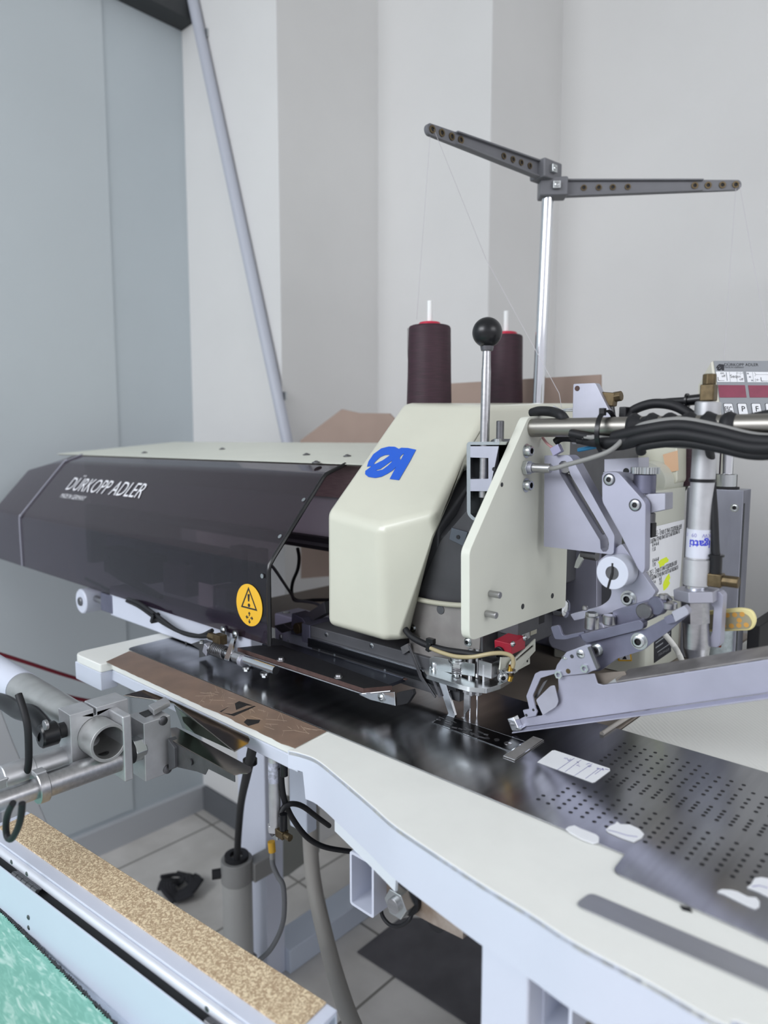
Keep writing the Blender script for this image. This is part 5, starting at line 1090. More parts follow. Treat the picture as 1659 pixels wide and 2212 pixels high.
# loose cables in the gap behind the hood
cable('wire', [on_y(x, y, yy) for x, y, yy in ((643, 1185, 0.12), (646, 1205, 0.13), (643, 1230, 0.14), (633, 1255, 0.15), (630, 1275, 0.16), (634, 1292, 0.17), (650, 1298, 0.17), (680, 1296, 0.165), (715, 1296, 0.16))], 0.0032, 'rubber', 'black wire dropping from the rail beside the cream machine cover')
cable('wire', [on_y(x, y, yy) for x, y, yy in ((583, 1220, 0.0), (592, 1228, 0.02), (615, 1262, 0.08), (630, 1285, 0.13), (636, 1297, 0.15), (655, 1299, 0.15), (680, 1303, 0.14), (700, 1312, 0.12))], 0.0026, mat('grey_wire', '#55565c', 0.5), 'thin grey wire from the hood edge down to the brown board')

# ================================================================ THREAD STAND, CONES
ts = thing('thread_stand', 'chrome thread stand pole with two grey plastic arms of brass eyelets', 'thread stand', (-0.25, 0.53, T))
PYs = 0.53
pb_ = on_y(1163, 868, PYs); pt_ = on_y(1184, 412, PYs)
ptilt = (pt_-pb_); low = pb_-ptilt*((pb_.z-1.285)/ptilt.z)
rp_ = 12.5*(pb_-CAM).dot(FW)/FPX
MB().cyl(low, pt_, rp_, n=32).build('pole', 'chrome', ts)
b = MB(); b.prism(rnd([V((-0.37, 0.24, 1.275)), V((-0.255, 0.24, 1.275)), V((-0.255, 0.50, 1.275)), V((-0.19, 0.515, 1.275)), V((-0.19, 0.62, 1.275)), V((-0.37, 0.62, 1.275))], 0.01), (0, 0, 0.01)); b.build('tray', 'armgrey', ts, 0.001)
MB().cyl((-0.26, 0.56, T), (-0.26, 0.56, 1.275), 0.012).build('lower_post', 'steel', ts)
def arm(p_end_px, p_root_px, zz, h_, nm_, face_off):
    A = on_z(p_root_px[0], p_root_px[1], zz); A = V((pt_.x, pt_.y, zz)); E_ = on_pl(p_end_px[0], p_end_px[1], V((0, 0, zz)), EZ)
    d_ = (E_-A).normalized(); L = (E_-A).length; n_ = d_.cross(EZ).normalized(); n_ = n_ if n_.dot(CAM-A) > 0 else -n_
    o_ = A-n_*0.006
    h0, h1 = h_*0.62, h_*0.36
    def P(t, s_, q=0): return o_+d_*t+EZ*s_+n_*q
    # web with rounded end
    pl_ = [P(0.0, -h0), P(L*0.9, -h1*1.05)]+[P(L+h1*math.sin(t), -h1*math.cos(t)) for t in [math.pi*i/10 for i in range(1, 10)]]+[P(L*0.9, h1*1.05), P(0.0, h0)]
    a_ = MB().prism(pl_, n_*0.008).build('arm', 'armgrey', ts, 0.0006)
    MB().prism([P(0.0, h0-0.003, 0.008), P(L*0.82, h1-0.0015, 0.008), P(L*0.82, h1+0.001, 0.008), P(0.0, h0, 0.008)], n_*0.006).build('arm_rib', 'armgrey', a_, 0.0004)
    MB().prism([P(0.0, -h0+0.003, 0.008), P(L*0.82, -h1+0.0015, 0.008), P(L*0.82, -h1-0.001, 0.008), P(0.0, -h0, 0.008)], n_*0.006).build('arm_rib', 'armgrey', a_, 0.0004)
    for f in (0.19, 0.27, 0.345, 0.425, 0.78, 0.85, 0.925, 0.995):
        c__ = P(L*f, 0, 0.008); MB().pipe(c__-n_*0.001, c__+n_*0.0018, 0.0062 if f > 0.5 else 0.0055, 0.0036, 20).build('eyelet', 'brass', a_); MB().cyl(c__, c__+n_*0.0004, 0.0037, n=16).build('eyelet_bore', 'blackm', a_)
    MB().prism([P(-0.018, -h0-0.001, -0.012), P(0.034, -h0-0.001, -0.012), P(0.034, h0+0.001, -0.012), P(-0.018, h0+0.001, -0.012)], n_*0.036).build('arm_hub', 'armgrey', ts, 0.003)
    c__ = P(0.012, 0, 0.024); MB().box(c__, (0.014, 0.014, 0.014), Matrix((d_, n_, EZ)).transposed()).build('square_nut', 'zinc', ts, 0.001); screw(ts, c__+n_*0.007, n_, 0.004, 0.002, kind='slot', washer=False)
    return A, d_, L
z1 = on_y(1185, 408, PYs).z; z2 = on_y(1192, 373, PYs).z
rA = arm((1590, 400), (1185, 405), z1, 0.026, 'arm', 0); lA = arm((930, 280), (1195, 375), z2, 0.026, 'arm', 0)
MB().cyl(pt_, V((pt_.x+0.001, pt_.y, z2+0.016)), rp_, n=28).build('pole_tip', 'chrome', ts)
def cone(px, ytop, yplane, half_px_bot, label):
    c_ = on_y(px, ytop, yplane); dep = (c_-CAM).dot(FW); k = dep/FPX; zb = 1.286
    t_ = thing('thread_cone', label, 'thread cone', (c_.x, c_.y, zb), 'plum thread cones on the stand')
    r0, r1 = half_px_bot*k, (half_px_bot-3.2)*k
    h_ = c_.z-zb
    MB().lathe((c_.x, c_.y, zb), EZ, [(0, r0*0.95), (0.004, r0*1.02), (h_*0.3, r0*0.995), (h_*0.6, r1*1.02), (h_-0.004, r1*0.985), (h_-0.001, r1*0.95), (h_, r1*0.9)], 56).build('wound_thread', 'thread', t_)
    MB().lathe((c_.x, c_.y, c_.z-0.002), EZ, [(0, 24*k), (0.006, 24*k), (0.0085, 22*k), (0.0085, 10*k)], 32).build('spool_cap', 'red', t_)
    MB().cyl((c_.x, c_.y, 1.285), (c_.x, c_.y, on_y(px, 650 if ytop < 712 else 672, yplane).z), 7.2*k, 5.5*k, n=18).build('spool_pin', 'pin', ts)
    b = MB(); b.tube([V((c_.x+r1*1.02*math.cos(a_), c_.y+r1*1.02*math.sin(a_), zz)) for a_, zz in ((3.9, c_.z-0.003), (3.93, c_.z-0.025), (4.02, c_.z-0.055), (4.25, c_.z-0.075), (4.45, c_.z-0.08))], 0.0004, 6); b.build('loose_thread_end', 'thread', t_)
cone(928, 705, 0.30, 49.5, 'left plum thread cone with red cap standing behind the cream machine cover')
cone(1093, 725, 0.55, 39.5, 'plum thread cone with red cap partly hidden behind the black ball knob')
# third cone behind the cylinder
p = on_y(1494, 960, 0.46); k = (p-CAM).dot(FW)/FPX
t_ = thing('thread_cone', 'dark plum thread cone mostly hidden behind the vertical aluminium cylinder', 'thread cone', (p.x, p.y, 1.226))
MB().lathe((p.x, p.y, 1.226), EZ, [(0, 31*k), (0.07, 27*k), (0.105, 24*k), (0.108, 20*k)], 40).build('wound_thread', 'thread', t_)
# thin threads from the arm ends
def thr(pts, label): tag(MB().tube(pts, 0.00045, 5, sm=False).build('thread', mat('grey_thread', '#c6c3c8', 0.6)), label, 'thread')
eL = lA[0]+lA[1]*lA[2]; eR = rA[0]+rA[1]*rA[2]
thr([eL, on_y(900, 690, 0.30)], 'fine thread hanging from the left arm tip down to the plum cone')
thr([eL+V((0.004, 0.004, 0)), on_y(1050, 560, 0.40), on_y(1208, 850, 0.30), on_y(1213, 880, 0.12)], 'fine thread running from the left arm tip across to the wire hook')
thr([eR, on_y(1563, 790, 0.60)], 'fine thread hanging straight down from the right arm tip')
thr([eR+V((0.006, 0.0, 0)), on_y(1680, 860, 0.50)], 'fine thread slanting from the right arm tip to the right edge')
# cardboard sheets
b = MB(); b.prism([on_y(x, y, 0.60) for x, y in ((648, 952), (738, 884), (775, 892), (840, 893), (905, 960), (905, 1230), (650, 1250))], (0, 0.006, 0)); o = b.build('cardboard_sheet', 'card')
for v in o.data.vertices:
    pass
tag(o, 'bent brown cardboard sheet leaning behind the left side of the cream machine cover', 'cardboard')
zb_ = min((o.matrix_world @ v.co).z for v in o.data.vertices)
b = MB(); b.prism([on_y(x, y, 0.645) for x, y in ((960, 829), (1297, 809), (1300, 1180), (960, 1230))], (0, 0.006, 0)); o2 = b.build('cardboard_sheet', 'card'); tag(o2, 'upright brown cardboard sheet behind the thread stand pole', 'cardboard')

# ================================================================ MOTOR BOX, COLUMN, CONTROL PANEL
eb = thing('motor_box', 'grey beige machine box with rating plate, behind the link arm', 'machine box', (0.03, 0.36, T))
Y0b = on_x(1395, 1445, 0.1).y
b = MB(); b.prism(rnd([V((-0.05, Y0b, T)), V((0.1, Y0b, T)), V((0.1, 0.428, T)), V((-0.05, 0.428, T))], [0.002, 0.012, 0.002, 0.002]), (0, 0, 0.275)); b.build('box', 'boxgrey', eb, 0.002)
b = MB(); b.prism(xs([(1413, 1378), (1450, 1352), (1449, 1407), (1413, 1432)], 0.1005), (0.0005, 0, 0)); rpn = b.build('rating_plate', 'ink', eb, smooth=False)
for pts in ([(1416, 1388), (1447, 1366), (1447, 1369), (1416, 1391)], [(1416, 1398), (1432, 1387), (1432, 1390), (1416, 1401)], [(1420, 1408), (1446, 1390), (1446, 1392), (1420, 1410)]): MB().prism(xs(pts, 0.1012), (0.0002, 0, 0)).build('plate_print', 'panelgrey', rpn, smooth=False)
vd = (on_x(1449, 1398, 0.1012)-on_x(1413, 1424, 0.1012)); vd = EY
text('plate_print', 'DÜRKOPP ADLER', on_x(1422, 1418, 0.1012), EY, EZ, 0.0055, 'panelgrey', rpn)
b = MB(); b.prism(ys([(1333, 1412), (1363, 1408), (1365, 1428), (1336, 1428)], Y0b-0.0005), (0, -0.0004, 0)); w_ = b.build('warning_label', 'yellow', eb, smooth=False); MB().prism(ys([(1337, 1414), (1360, 1411), (1362, 1425), (1339, 1425)], Y0b-0.001), (0, -0.0003, 0)).build('label_field', 'paper', w_, smooth=False)
MB().prism(ys([(1344, 1424), (1350, 1415), (1354, 1424)], Y0b-0.0014), (0, -0.0002, 0)).build('label_print', 'ink', w_, smooth=False)
MB().lathe(on_x(1400, 1040, 0.06), EY, [(-0.01, 0.03), (0.05, 0.034), (0.09, 0.032), (0.10, 0.02)], 28).build('motor_dome', 'boxgrey', eb)
# cream shell with taped edge above the box
b = MB(); b.prism(rnd(ys([(1330, 930), (1440, 925), (1462, 945), (1463, 1045), (1345, 1050)], 0.40), 0.008), (0, 0.08, 0)); mc_ = b.build('motor_cover', 'cream', eb, 0.004)
MB().prism(ys([(1432, 982), (1464, 973), (1466, 1016), (1440, 1022)], 0.3985), (0, -0.0006, 0)).build('skin_tone_tape', 'beigetape', mc_, smooth=False)
# paper list on the box side
XPp = 0.1008
pp = thing('printed_sheet', 'white printed sheet with yellow highlighter marks taped to the grey box', 'paper', on_x(1430, 1300, XPp))
b = MB(); b.prism(xs([(1360, 1151), (1478, 1122), (1466, 1290), (1360, 1275)], XPp), (0.0004, 0, 0)); b.build('sheet', 'paper', pp, smooth=False)
def ptxt(s, x, y, x2, y2, size, m='ink'):
    A = on_x(x, y, XPp+0.0006); B_ = on_x(x2, y2, XPp+0.0006); xd = (B_-A).normalized(); yd = V((0, -xd.z, xd.y))
    t = text('printed_line', s, A, xd, yd, size, m, pp, depth=0.0001); me = t.data
    L0 = max((v.co+V(pp.location)-A).dot(xd) for v in me.vertices); k = (B_-A).length/L0
    for v in me.vertices:
        rel = v.co+V(pp.location)-A; c__ = rel.dot(xd); v.co += xd*(c__*(k-1))
kp = lambda x, y: c3([(x, y)], 8.195, 1340, 1040)[0]
for s, a0, a1, sz in (('MAN DEL3 - Точки от към отдалицен шев', (515, 1010), (1085, 830), 0.0125), ('работа шапън /точки към платта на машината/', (435, 1135), (1055, 910), 0.0115), ('42-44-46-48', (560, 1160), (680, 1125), 0.0085), ('11,50', (560, 1240), (622, 1222), 0.0085),
                      ('42-44-46-48', (565, 1440), (680, 1402), 0.0085), ('11,90', (565, 1512), (622, 1496), 0.0085), ('TAFIRA DEL3 - Точки от към отдалицен шев', (405, 1730), (1000, 1470), 0.0125), ('работа шапън /точки към платта на машината/', (460, 1785), (1025, 1550), 0.0115),
                      ('42-44', (570, 1825), (625, 1805), 0.0085), ('46-48', (685, 1765), (730, 1745), 0.0085), ('12,00', (685, 1830), (730, 1815), 0.0085)):
    ptxt(s, *kp(*a0), *kp(*a1), sz)
for pts in ([(665, 1430), (720, 1380), (820, 1335), (830, 1360), (855, 1375), (850, 1420), (790, 1450), (770, 1490), (740, 1495), (700, 1530), (690, 1470)], [(865, 1625), (875, 1680), (885, 1700), (860, 1760), (880, 1800), (840, 1870), (790, 1920), (765, 1930), (755, 1830), (770, 1770), (820, 1680)]):
    MB().prism(xs([kp(*p) for p in pts], XPp+0.0005), (0.0001, 0, 0)).build('highlighter_mark', 'highlight', pp, smooth=False)
MB().prism(xs([kp(*p) for p in ((440, 960), (480, 860), (520, 855), (540, 950), (450, 1065))], XPp+0.0005), (0.0002, 0, 0)).build('tape_corner', 'beigetape', pp, smooth=False)
# lavender column behind the link arm and its foot
mc3 = thing('machine_column', 'pale violet grey steel column with rounded foot behind the link arm', 'machine column', on_y(1250, 1400, 0.20))
MB().prism(ys([(1222, 1180), (1289, 1180), (1289, 1372), (1222, 1358)], 0.20), (0, 0.03, 0)).build('column_plate', 'lav', mc3, 0.001)
MB().prism(ys([(1289, 1180), (1328, 1180), (1328, 1390), (1289, 1372)], 0.215), (0, 0.03, 0)).build('dark_post', 'casting', mc3, 0.001)  # dark grey post behind the collar
ft = rnd(ys([(1184, 1330), (1200, 1322), (1300, 1345), (1320, 1400), (1300, 1440), (1190, 1400), (1182, 1385)], 0.185), 0.004)
for p_ in ft: p_.z = max(p_.z, T+0.0005)
MB().prism(ft, (0, 0.06, 0)).build('column_foot', 'lav', mc3, 0.003)
# aluminium column carrying the control panel
ac_ = thing('support_column', 'brushed aluminium rectangular column behind the vertical pneumatic cylinder', 'column', (0.15, 0.44, T))
xa = on_y(1484, 1060, 0.435).x; xb = on_y(1606, 1060, 0.435).x; zt_ = on_y(1580, 1058, 0.435).z
MB().mm((xa, 0.435, T), (xb, 0.475, zt_)).build('profile', mat('brushed_column', '#a2a4b0', 0.42, 0.85, noise=0.12, scale=60, stretch=(1, 1, 0.3)), ac_, 0.001)
MB().mm((xb-0.003, 0.44, T), (xb+0.0005, 0.445, zt_-0.02)).build('groove', 'dark', ac_)
screw(ac_, on_y(1587, 1097, 0.435), -EY, 0.0048, 0.002)
cx_ = on_y(1567, 1040, 0.455); k = (cx_-CAM).dot(FW)/FPX
MB().cyl((cx_.x, cx_.y, zt_), (cx_.x, cx_.y, zt_+0.003), 28*k, n=36).build('washer', 'blackm', ac_); MB().cyl((cx_.x, cx_.y, zt_+0.003), (cx_.x, cx_.y, zt_+0.023), 23*k, n=40, ch=0.0008).build('threaded_collar', 'zinc', ac_)
MB().cyl((cx_.x, cx_.y, zt_+0.02), (cx_.x, cx_.y, on_y(1567, 950, 0.455).z), 14*k, n=30).build('post', 'chrome', ac_)
# control panel
cp = thing('control_console', 'cream control panel with grey keypad, red displays and white keys', 'control panel', (cx_.x, cx_.y, on_y(1567, 965, 0.455).z))
D0 = (cx_-CAM).dot(FW)*0.985; tl_ = math.radians(19)
pu = R.copy(); pv = (UZ*math.cos(tl_)+H*math.sin(tl_)).normalized(); pn_ = pu.cross(pv).normalized(); pn_ = pn_ if pn_.dot(CAM-cx_) > 0 else -pn_
q = ray(1536, 779); TL = CAM+q*D0
def onp(x, y, off=0.0): return on_pl(x, y, TL+pn_*off, pn_)
W_ = 0.185; HG = (TL-onp(1558, 915)).dot(pv)
bc = TL; b = MB()
bl = TL-pv*HG
side = [TL, bl, bl-pn_*0.03+pv*0.0, TL-pn_*0.055-pv*0.012]
b.prism([TL+pu*0, bl, bl-pn_*0.045, TL-pv*0.055-pn_*0.062, TL-pv*0.018-pn_*0.05], pu*W_); b.build('case', 'boxcream', cp, 0.0025)
def pq(pts, off, th, nm_, m, par, r=0): 
    P = [onp(x, y, off) for x, y in pts]; P = rnd(P, r) if r else P; return MB().prism(P, pn_*th).build(nm_, m, par, smooth=False)
kpnl = MB().prism([onp(1537, 780, 0.0004)+pu*0.003, onp(1559, 912, 0.0004)+pu*0.001, onp(1559, 912, 0.0004)+pu*(W_-0.004), onp(1537, 780, 0.0004)+pu*(W_-0.004)], pn_*0.0008).build('keypad', 'panelgrey', cp, smooth=False)
kk = lambda x, y: (1480+x/9.268, 760+y/9.268)
of = 0.0014
for pts, m_ in (([(615, 397), (1160, 402), (1185, 607), (645, 605)], 'paper'), ([(1220, 402), (2300, 410), (2320, 612), (1250, 610)], 'paper'), ([(655, 667), (1195, 670), (1228, 915), (690, 915)], 'display'), ([(1260, 672), (1800, 674), (1830, 915), (1295, 915)], 'display')):
    pq([kk(*p) for p in pts], of, 0.0004, 'display' if m_ == 'display' else 'legend_strip', m_, kpnl)
for i, (s, x) in enumerate((('ESC', 770), ('P', 1048), ('F', 1328), ('C', 1605), ('0', 1885))):
    kpts = [kk(x, 1042), kk(x+165, 1042), kk(x+212, 1262), kk(x+32, 1262)]
    pq([kk(x-10, 1032), kk(x+175, 1032), kk(x+224, 1274), kk(x+22, 1274)], of, 0.0003, 'key_outline', 'ink', kpnl, 0.0015)
    ky = pq(kpts, of+0.0004, 0.0008, 'key', 'paper', kpnl, 0.0015)
    c__ = onp(*kk(x+22+(0 if i == 0 else 60), 1192), of+0.0014)
    text('key_letter', s, c__, pu, pv, 0.0120 if i else 0.0112, 'ink', kpnl, depth=0.0001, xscale=0.62 if i == 0 else 0.95, bold=0.0001)
t = text('panel_lettering', 'DÜRKOPP ADLER', onp(*kk(785, 285), of), pu, pv, 0.0066, 'ink', kpnl, depth=0.0001)
t = text('panel_lettering', 'MADE IN GERMANY', onp(*kk(792, 325), of), pu, pv, 0.0033, 'ink', kpnl, depth=0.0001)
for s, x, y, sz in (('on', 705, 445, 0.0055), ('off', 730, 505, 0.0055), ('L...', 650, 580, 0.009), ('Seq', 900, 520, 0.0075), ('on', 1040, 515, 0.0055), ('off', 1088, 573, 0.0055), ('>-|-<', 1030, 448, 0.0055), ('L...', 1510, 592, 0.0095), ('|←', 1400, 585, 0.006)):
    text('legend_text', s, onp(*kk(x, y), of+0.0005), pu, pv, sz, 'panelgrey' if s == '>-|-<' else 'ink', kpnl, depth=0.0001)
for pts in ([(882, 405), (887, 405), (908, 604), (903, 604)], [(1024, 405), (1029, 405), (1046, 604), (1041, 604)], [(1345, 408), (1350, 408), (1378, 606), (1373, 606)], [(815, 410), (830, 410), (850, 580), (835, 580)], [(1410, 452), (1800, 455), (1800, 460), (1410, 458)], [(1385, 412), (1392, 410), (1418, 455), (1400, 490), (1394, 488), (1410, 455)]):
    pq([kk(*p) for p in pts], of+0.0005, 0.0001, 'legend_line', 'panelgrey', kpnl)
for x, y in ((1255, 435), (1295, 503), (1340, 572)): pq([kk(x-20, y-14), kk(x+18, y-14), kk(x+22, y+14), kk(x-16, y+14)], of+0.0005, 0.0001, 'legend_line', 'panelgrey', kpnl)
# small machine emblem
ke = lambda p: [kk(620+(a-558)*0.385, 245+(c-468)*0.47) for a, c in p]
E1 = [(558, 640), (600, 560), (690, 483), (750, 468), (820, 480), (970, 490), (970, 740), (880, 740), (850, 690), (760, 745), (660, 740), (600, 690), (640, 640)]
P = [onp(x, y, of) for x, y in ke(E1)]; H1 = [[onp(x, y, of) for x, y in ke(h_)] for h_ in ([(650, 600), (700, 545), (760, 540), (700, 585)], [(690, 670), (780, 585), (790, 620), (740, 670)])]
MB().prism(P, pn_*0.0003, H1).build('panel_emblem', 'ink', kpnl, smooth=False)
# mounting bracket of the panel
MB().mm((cx_.x-0.02, cx_.y-0.03, on_y(1567, 966, 0.455).z-0.004), (cx_.x+0.08, cx_.y+0.03, on_y(1567, 966, 0.455).z+0.004)).build('mounting_plate', 'board', cp, 0.001)
# yellow slotted pad, galvanised foot, white cable, bag
yp_ = thing('plastic_template', 'pale yellow rounded plastic template with amber dots beside the fork bracket', 'template', on_y(1575, 1362, 0.09))
PYy = 0.09
MB().prism(rnd(ys([(1510, 1322), (1600, 1313), (1625, 1318), (1634, 1340), (1625, 1362), (1510, 1366)], PYy), 0.010), (0, 0.006, 0)).build('template_body', 'foam', yp_, 0.0015)
ins = MB().prism(rnd(ys([(1515, 1330), (1600, 1321), (1618, 1330), (1625, 1345), (1618, 1358), (1515, 1360)], PYy-0.0005), 0.008), (0, -0.0006, 0)).build('template_insert', 'foamgrey', yp_, smooth=False)
for x, y in ((1571, 1329), (1587, 1328), (1603, 1327), (1563, 1352), (1580, 1352), (1596, 1351), (1612, 1350), (1597, 1340), (1548, 1331)):
    p = on_y(x, y, PYy-0.0012); MB().cyl(p, p-EY*0.0002, 0.0026, n=12).build('amber_dot', 'foamdot', ins)
sf = on_z(1553, 1432, T); YF_ = sf.y; sf = on_y(1553, 1395, YF_)
o = MB().cyl((sf.x, YF_, T), (sf.x, YF_, on_y(1553, 1345, YF_).z), 0.024, n=36, ch=0.001).build('round_pedestal', mat('galvanised', '#b2bcc0', 0.4, 0.7, noise=0.25, scale=120)); tag(o, 'short galvanised round pedestal on the rear table behind the fork bracket', 'foot')
MB().box((sf.x+0.004, YF_-0.024, sf.z+0.02), (0.012, 0.004, 0.03)).build('copper_coil', mat('copper', '#8a4c34', 0.35, 0.9), o)
cable('white_cable', [on_y(1425, 1360, 0.20), on_y(1440, 1375, 0.20), on_y(1458, 1398, 0.20), on_y(1470, 1420, 0.20), on_z(1477, 1440, T+0.0042), on_z(1484, 1452, T+0.0042)], 0.0036, 'whitecable', 'thin white cable curving down beside the rating plate')
cable('white_cable', [on_z(1300, 1585, T+0.003), on_z(1335, 1562, T+0.003), on_z(1372, 1540, T+0.003), on_z(1410, 1520, T+0.003)], 0.0028, mat('grey_white_cable', '#b9b4ae', 0.5), 'grey white cable lying along the edge of the white rear table')
b = MB(); bc_ = V((0.275, 0.86, T+0.14)); random.seed(6)
vs = []; fs = []; nu, nv = 28, 18
for j in range(nv+1):
    for i in range(nu):
        th = math.pi*j/nv; ph = 2*math.pi*i/nu; r_ = 1+0.13*math.sin(3*ph+5*th)+0.10*math.sin(7*ph-3*th)+0.07*math.sin(11*ph+9*th)
        vs.append(bc_+V((0.13*math.sin(th)*math.cos(ph)*r_, 0.10*math.sin(th)*math.sin(ph)*r_, max(-0.138, 0.16*math.cos(th)*r_))))
for j in range(nv):
    for i in range(nu): fs.append((j*nu+i, j*nu+(i+1) % nu, (j+1)*nu+(i+1) % nu, (j+1)*nu+i))
b.raw(vs, fs); tag(b.build('plastic_bag', 'bag', ang=180), 'crumpled grey plastic bag on the rear table at the right edge', 'bag')
p = on_y(1625, 1330, 0.48); o = MB().mm((p.x-0.006, 0.48, T), (p.x+0.012, 0.60, T+0.06)).build('pedal_block', 'blackm', None, 0.002); tag(o, 'small black block beside the foot of the aluminium column', 'block')
# ================================================================ FOLDER TOOL, FRONT LEFT
ft = thing('folding_tool', 'aluminium folding tool on a steel tube with black clamp lever at the left edge', 'tool', (-0.40, -0.33, 0.86))
ZT = 0.93; Pt = on_z(236, 1605, ZT); YT = Pt.y
rT = 0.0235
MB().cyl((-0.80, YT, ZT), (-0.585, YT, ZT), rT*1.04, n=40).build('painted_tube', 'white', ft)
b = MB(); b.pipe((-0.60, YT, ZT), (Pt.x, YT, ZT), rT, rT-0.004, 44); b.build('tube', 'galv', ft, 0.0006)
MB().cyl((-0.45, YT, ZT), (-0.44, YT, ZT), rT-0.004, n=32).build('tube_plug', 'dark', ft)
XB = Pt.x-0.035
def fx(pts, X): return [on_x(x, y, X) for x, y in pts]
fc6 = fx(c6([(525, 555), (705, 510), (760, 490), (830, 745), (830, 770), (540, 830)]), XB)
y0 = min(p.y for p in fc6); y1 = max(p.y for p in fc6); z0 = min(p.z for p in fc6); z1 = max(p.z for p in fc6)
y0 = min(y0, YT-rT-0.008); y1 = max(y1, YT+rT+0.006)
hole_ = circ((XB, YT, ZT), EY, EZ, rT*0.995, 32)
ysl = (y0*0.45+y1*0.55)
blk = [V((XB, y0, ZT-0.040)), V((XB, y1, ZT-0.040)), V((XB, y1, z1)), V((XB, YT+0.0015, z1)), V((XB, YT+0.0015, z1-0.004)), V((XB, YT-0.0015, z1-0.004)), V((XB, YT-0.0015, z1)), V((XB, y0, z1))]
z1 = max(z1, ZT+rT+0.010)
for p in blk:
    if p.z > ZT: p.z = z1 if p.z > z1-0.006 or True and p.z >= z1-0.0005 else p.z
blk[3].z = z1; blk[6].z = z1; blk[2].z = z1; blk[7].z = z1; blk[4].z = ZT+rT+0.002; blk[5].z = ZT+rT+0.002
MB().prism(blk, (-0.034, 0, 0), [hole_]).build('clamp_block', 'alu', ft, 0.001)
# black clamp lever
hb = V((XB-0.017, y0, ZT+0.012))
MB().cyl(hb, hb-EY*0.010, 0.0095, n=24).build('lever_hub', 'blackm', ft); MB().cyl(hb-EY*0.009, hb-EY*0.030, 0.0145, n=32, ch=0.002).build('lever_hub', 'black', ft)
Ya = hb.y-0.020
lv_ = [hb-EY*0.020, on_y(70, 1545, Ya), on_y(40, 1535, Ya), on_y(5, 1515, Ya), on_y(-30, 1508, Ya)]
MB().tube(lv_, lambda t: 0.0125-0.003*t, 16).build('clamp_lever', 'black', ft)
p = on_y(95, 1567, Ya-0.014); MB().cyl(p+EY*0.004, p, 0.006, n=20).build('lever_screw', 'steel', ft, 0.0006)
# twin cylinders along Y below the tube
ZC = 0.897; Xc = on_z(200, 1660, ZC).x
e1 = on_z(262, 1640, ZC); 
MB().cyl((Xc, e1.y, ZC), (Xc, on_z(90, 1697, ZC).y, ZC), 0.0148, n=40, ch=0.0006).build('cylinder_barrel', 'steel', ft)
yc1 = on_z(90, 1697, ZC).y; MB().cyl((Xc, yc1+0.004, ZC), (Xc, yc1-0.008, ZC), 0.0185, n=40, ch=0.001).build('cylinder_collar', 'steel', ft)
MB().box((Xc-0.002, yc1-0.002, ZC+0.0165), (0.014, 0.012, 0.006)).build('collar_flat', 'alu', ft, 0.0008)
MB().cyl((Xc, yc1-0.006, ZC), (Xc, yc1-0.065, ZC), 0.0120, n=32, ch=0.0006).build('cylinder_end', 'steel', ft); MB().cyl((Xc, yc1-0.065, ZC), (Xc, yc1-0.12, ZC), 0.0105, n=6).build('end_nut', 'zinc', ft, 0.0008)
X2 = Xc-0.043; ZC2 = ZC+0.004
MB().cyl((X2, e1.y, ZC2), (X2, yc1+0.004, ZC2), 0.0155, n=40).build('cylinder_barrel', 'alu', ft); MB().cyl((X2, yc1+0.006, ZC2), (X2, yc1-0.03, ZC2), 0.0165, n=40, ch=0.001).build('cylinder_head', 'alu', ft)
MB().mm((X2-0.016, yc1-0.062, ZC2-0.018), (X2+0.016, yc1-0.026, ZC2+0.008)).build('rod_clevis', 'alu', ft, 0.002); p = V((X2+0.0163, yc1-0.046, ZC2-0.004)); MB().cyl(p, p+EX*0.0004, 0.0062).build('clevis_hole', 'dark', ft)
MB().mm((X2-0.02, e1.y-0.004, ZC-0.024), (Xc+0.018, e1.y+0.008, ZT+0.028)).build('flange_plate', 'alu', ft, 0.002)
MB().cyl((Xc, e1.y+0.006, ZC+0.006), (Xc, e1.y+0.014, ZC+0.006), 0.0165, n=32).build('washer', 'blackm', ft); MB().cyl((Xc, e1.y+0.014, ZC+0.006), (Xc, e1.y+0.030, ZC+0.006), 0.0160, n=6).build('hex_nut', 'zinc', ft, 0.0012)
# head block with bolts
XH = Xc+0.012
hf = fx(c6([(918, 632), (1090, 570), (1115, 935), (945, 1000)]), XH)
ya, yb = hf[0].y, hf[1].y; zt2 = hf[0].z; zb2 = hf[3].z
hb_ = [V((XH, ya, zb2)), V((XH, yb, zb2)), V((XH, yb, zt2)), V((XH, ya, zt2))]
MB().prism(hb_, (-0.042, 0, 0)).build('head_block', 'alu', ft, 0.001)
for x, y in ((1043, 612), (1070, 922)):
    p = fx(c6([(x, y)]), XH)[0]; MB().lathe(p, EX, [(0, 0.0062), (0.002, 0.0058), (0.003, 0.003), (0.003, 0)], 20).build('button_screw', 'iron', ft)
tz = zt2+0.0004
MB().prism([on_z(x, y, tz) for x, y in c6([(890, 565), (960, 540), (1000, 560), (930, 590)])], (0, 0, 0.0006)).build('slot', 'dark', ft)
MB().prism([on_z(x, y, tz+0.002) for x, y in c6([(950, 545), (1060, 490), (1090, 520), (985, 580)])], (0, 0, 0.007)).build('slide_bar', 'alu', ft, 0.0008)
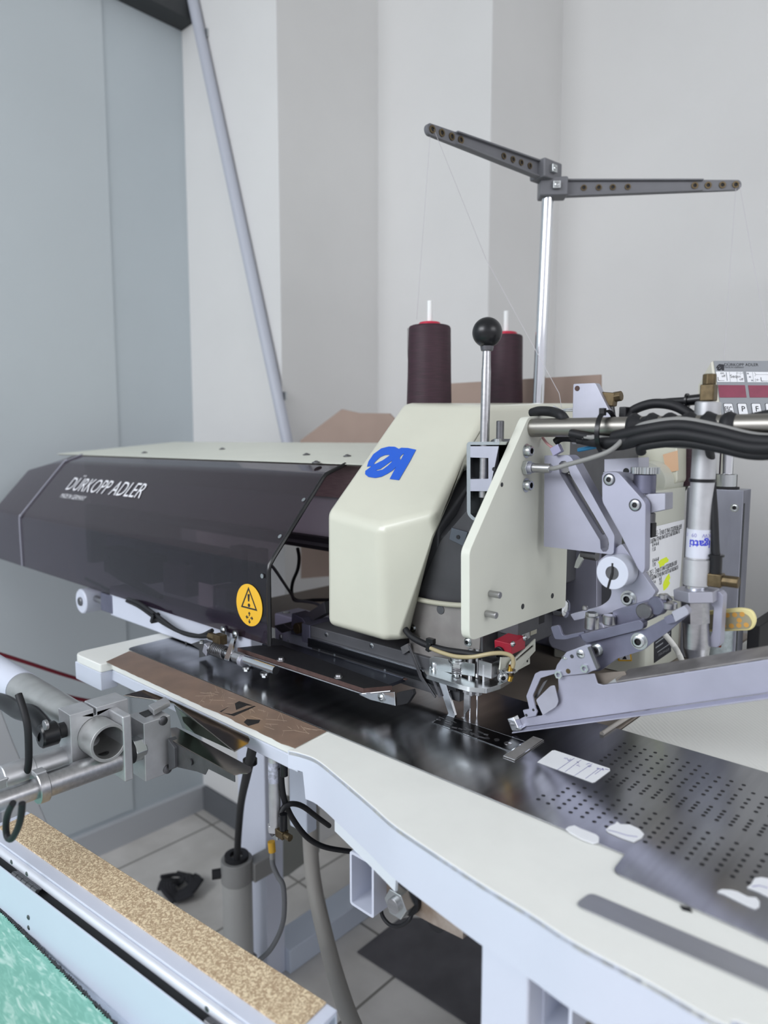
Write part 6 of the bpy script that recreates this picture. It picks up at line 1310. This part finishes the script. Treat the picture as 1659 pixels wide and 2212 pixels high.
# folding plates
zu = zt2+0.001
P = [on_z(x, y, zu) for x, y in c6([(790, 455), (920, 420), (1120, 500), (1590, 718), (1600, 740), (1590, 765), (1500, 815), (1110, 505), (1040, 490)])]
MB().prism(P, (0, 0, 0.0014)).build('folder_blade', mat('polished_blade', '#9b938c', 0.14, 1.0), ft, 0.0004)
a0, a1 = on_z(*c6([(1112, 515)])[0], zu), on_z(*c6([(1500, 812)])[0], zu)
a2 = on_y(*c6([(1100, 620)])[0], a0.y+0.0); n2 = (a1-a0).cross(a0-CAM).normalized()
MB().prism([a0, a1, a0+(a1-a0)*0.86+V((0.0, 0.012, -0.010)), a0+V((0.0, 0.012, -0.036))], V((0.0012, 0.0006, 0))).build('folder_side', mat('mirror_blade', '#6f857b', 0.1, 1.0), ft)
zl = zu-0.032
P = [on_z(x, y, zl) for x, y in c6([(1090, 665), (1130, 660), (1605, 915), (1610, 935), (1585, 955), (1540, 955), (1500, 965), (1100, 745)])]
MB().prism(P, (0, 0, 0.0014)).build('lower_blade', mat('worn_blade', '#8e8680', 0.25, 1.0, noise=0.2, scale=40), ft, 0.0004)
L0, L1 = P[-1], P[-2]
q = [L0, L1, L1+V((0, 0, -0.008)), L0+(L1-L0)*0.60+V((0, 0, -0.010)), L0+(L1-L0)*0.55+V((0, 0, -0.020)), L0+(L1-L0)*0.42+V((0, 0, -0.022)), L0+V((0, 0, -0.034))]
MB().prism(q, (0.0, 0.0014, 0)).build('lower_web', 'iron', ft, 0.0003)
p = L0+(L1-L0)*0.33+V((0, -0.001, -0.013)); MB().cyl(p, p-EY*0.0015, 0.0042, n=18).build('rivet', 'iron', ft)
MB().prism([L0+V((-0.004, -0.004, 0.004)), L0+V((0.012, -0.004, -0.004)), L0+V((0.012, -0.004, -0.030)), L0+V((-0.004, -0.004, -0.040))], (0, 0.012, 0)).build('blade_block', 'casting', ft, 0.001)
# black tubes at the left
MB().tube([on_y(x, y, -0.40) for x, y in ((40, 1500), (58, 1560), (62, 1620), (60, 1660), (50, 1690))], 0.0042, 12).build('air_hose', 'rubber', ft)
MB().tube([on_y(x, y, -0.47) for x, y in ((48, 1735), (45, 1765), (38, 1790), (25, 1812), (15, 1805), (13, 1780), (18, 1755), (28, 1735))], 0.0032, 12).build('air_hose', 'rubber', ft)
MB().cyl((-0.78, YT, 0.0), (-0.78, YT, ZT), 0.02).build('stand_post', 'white', ft)
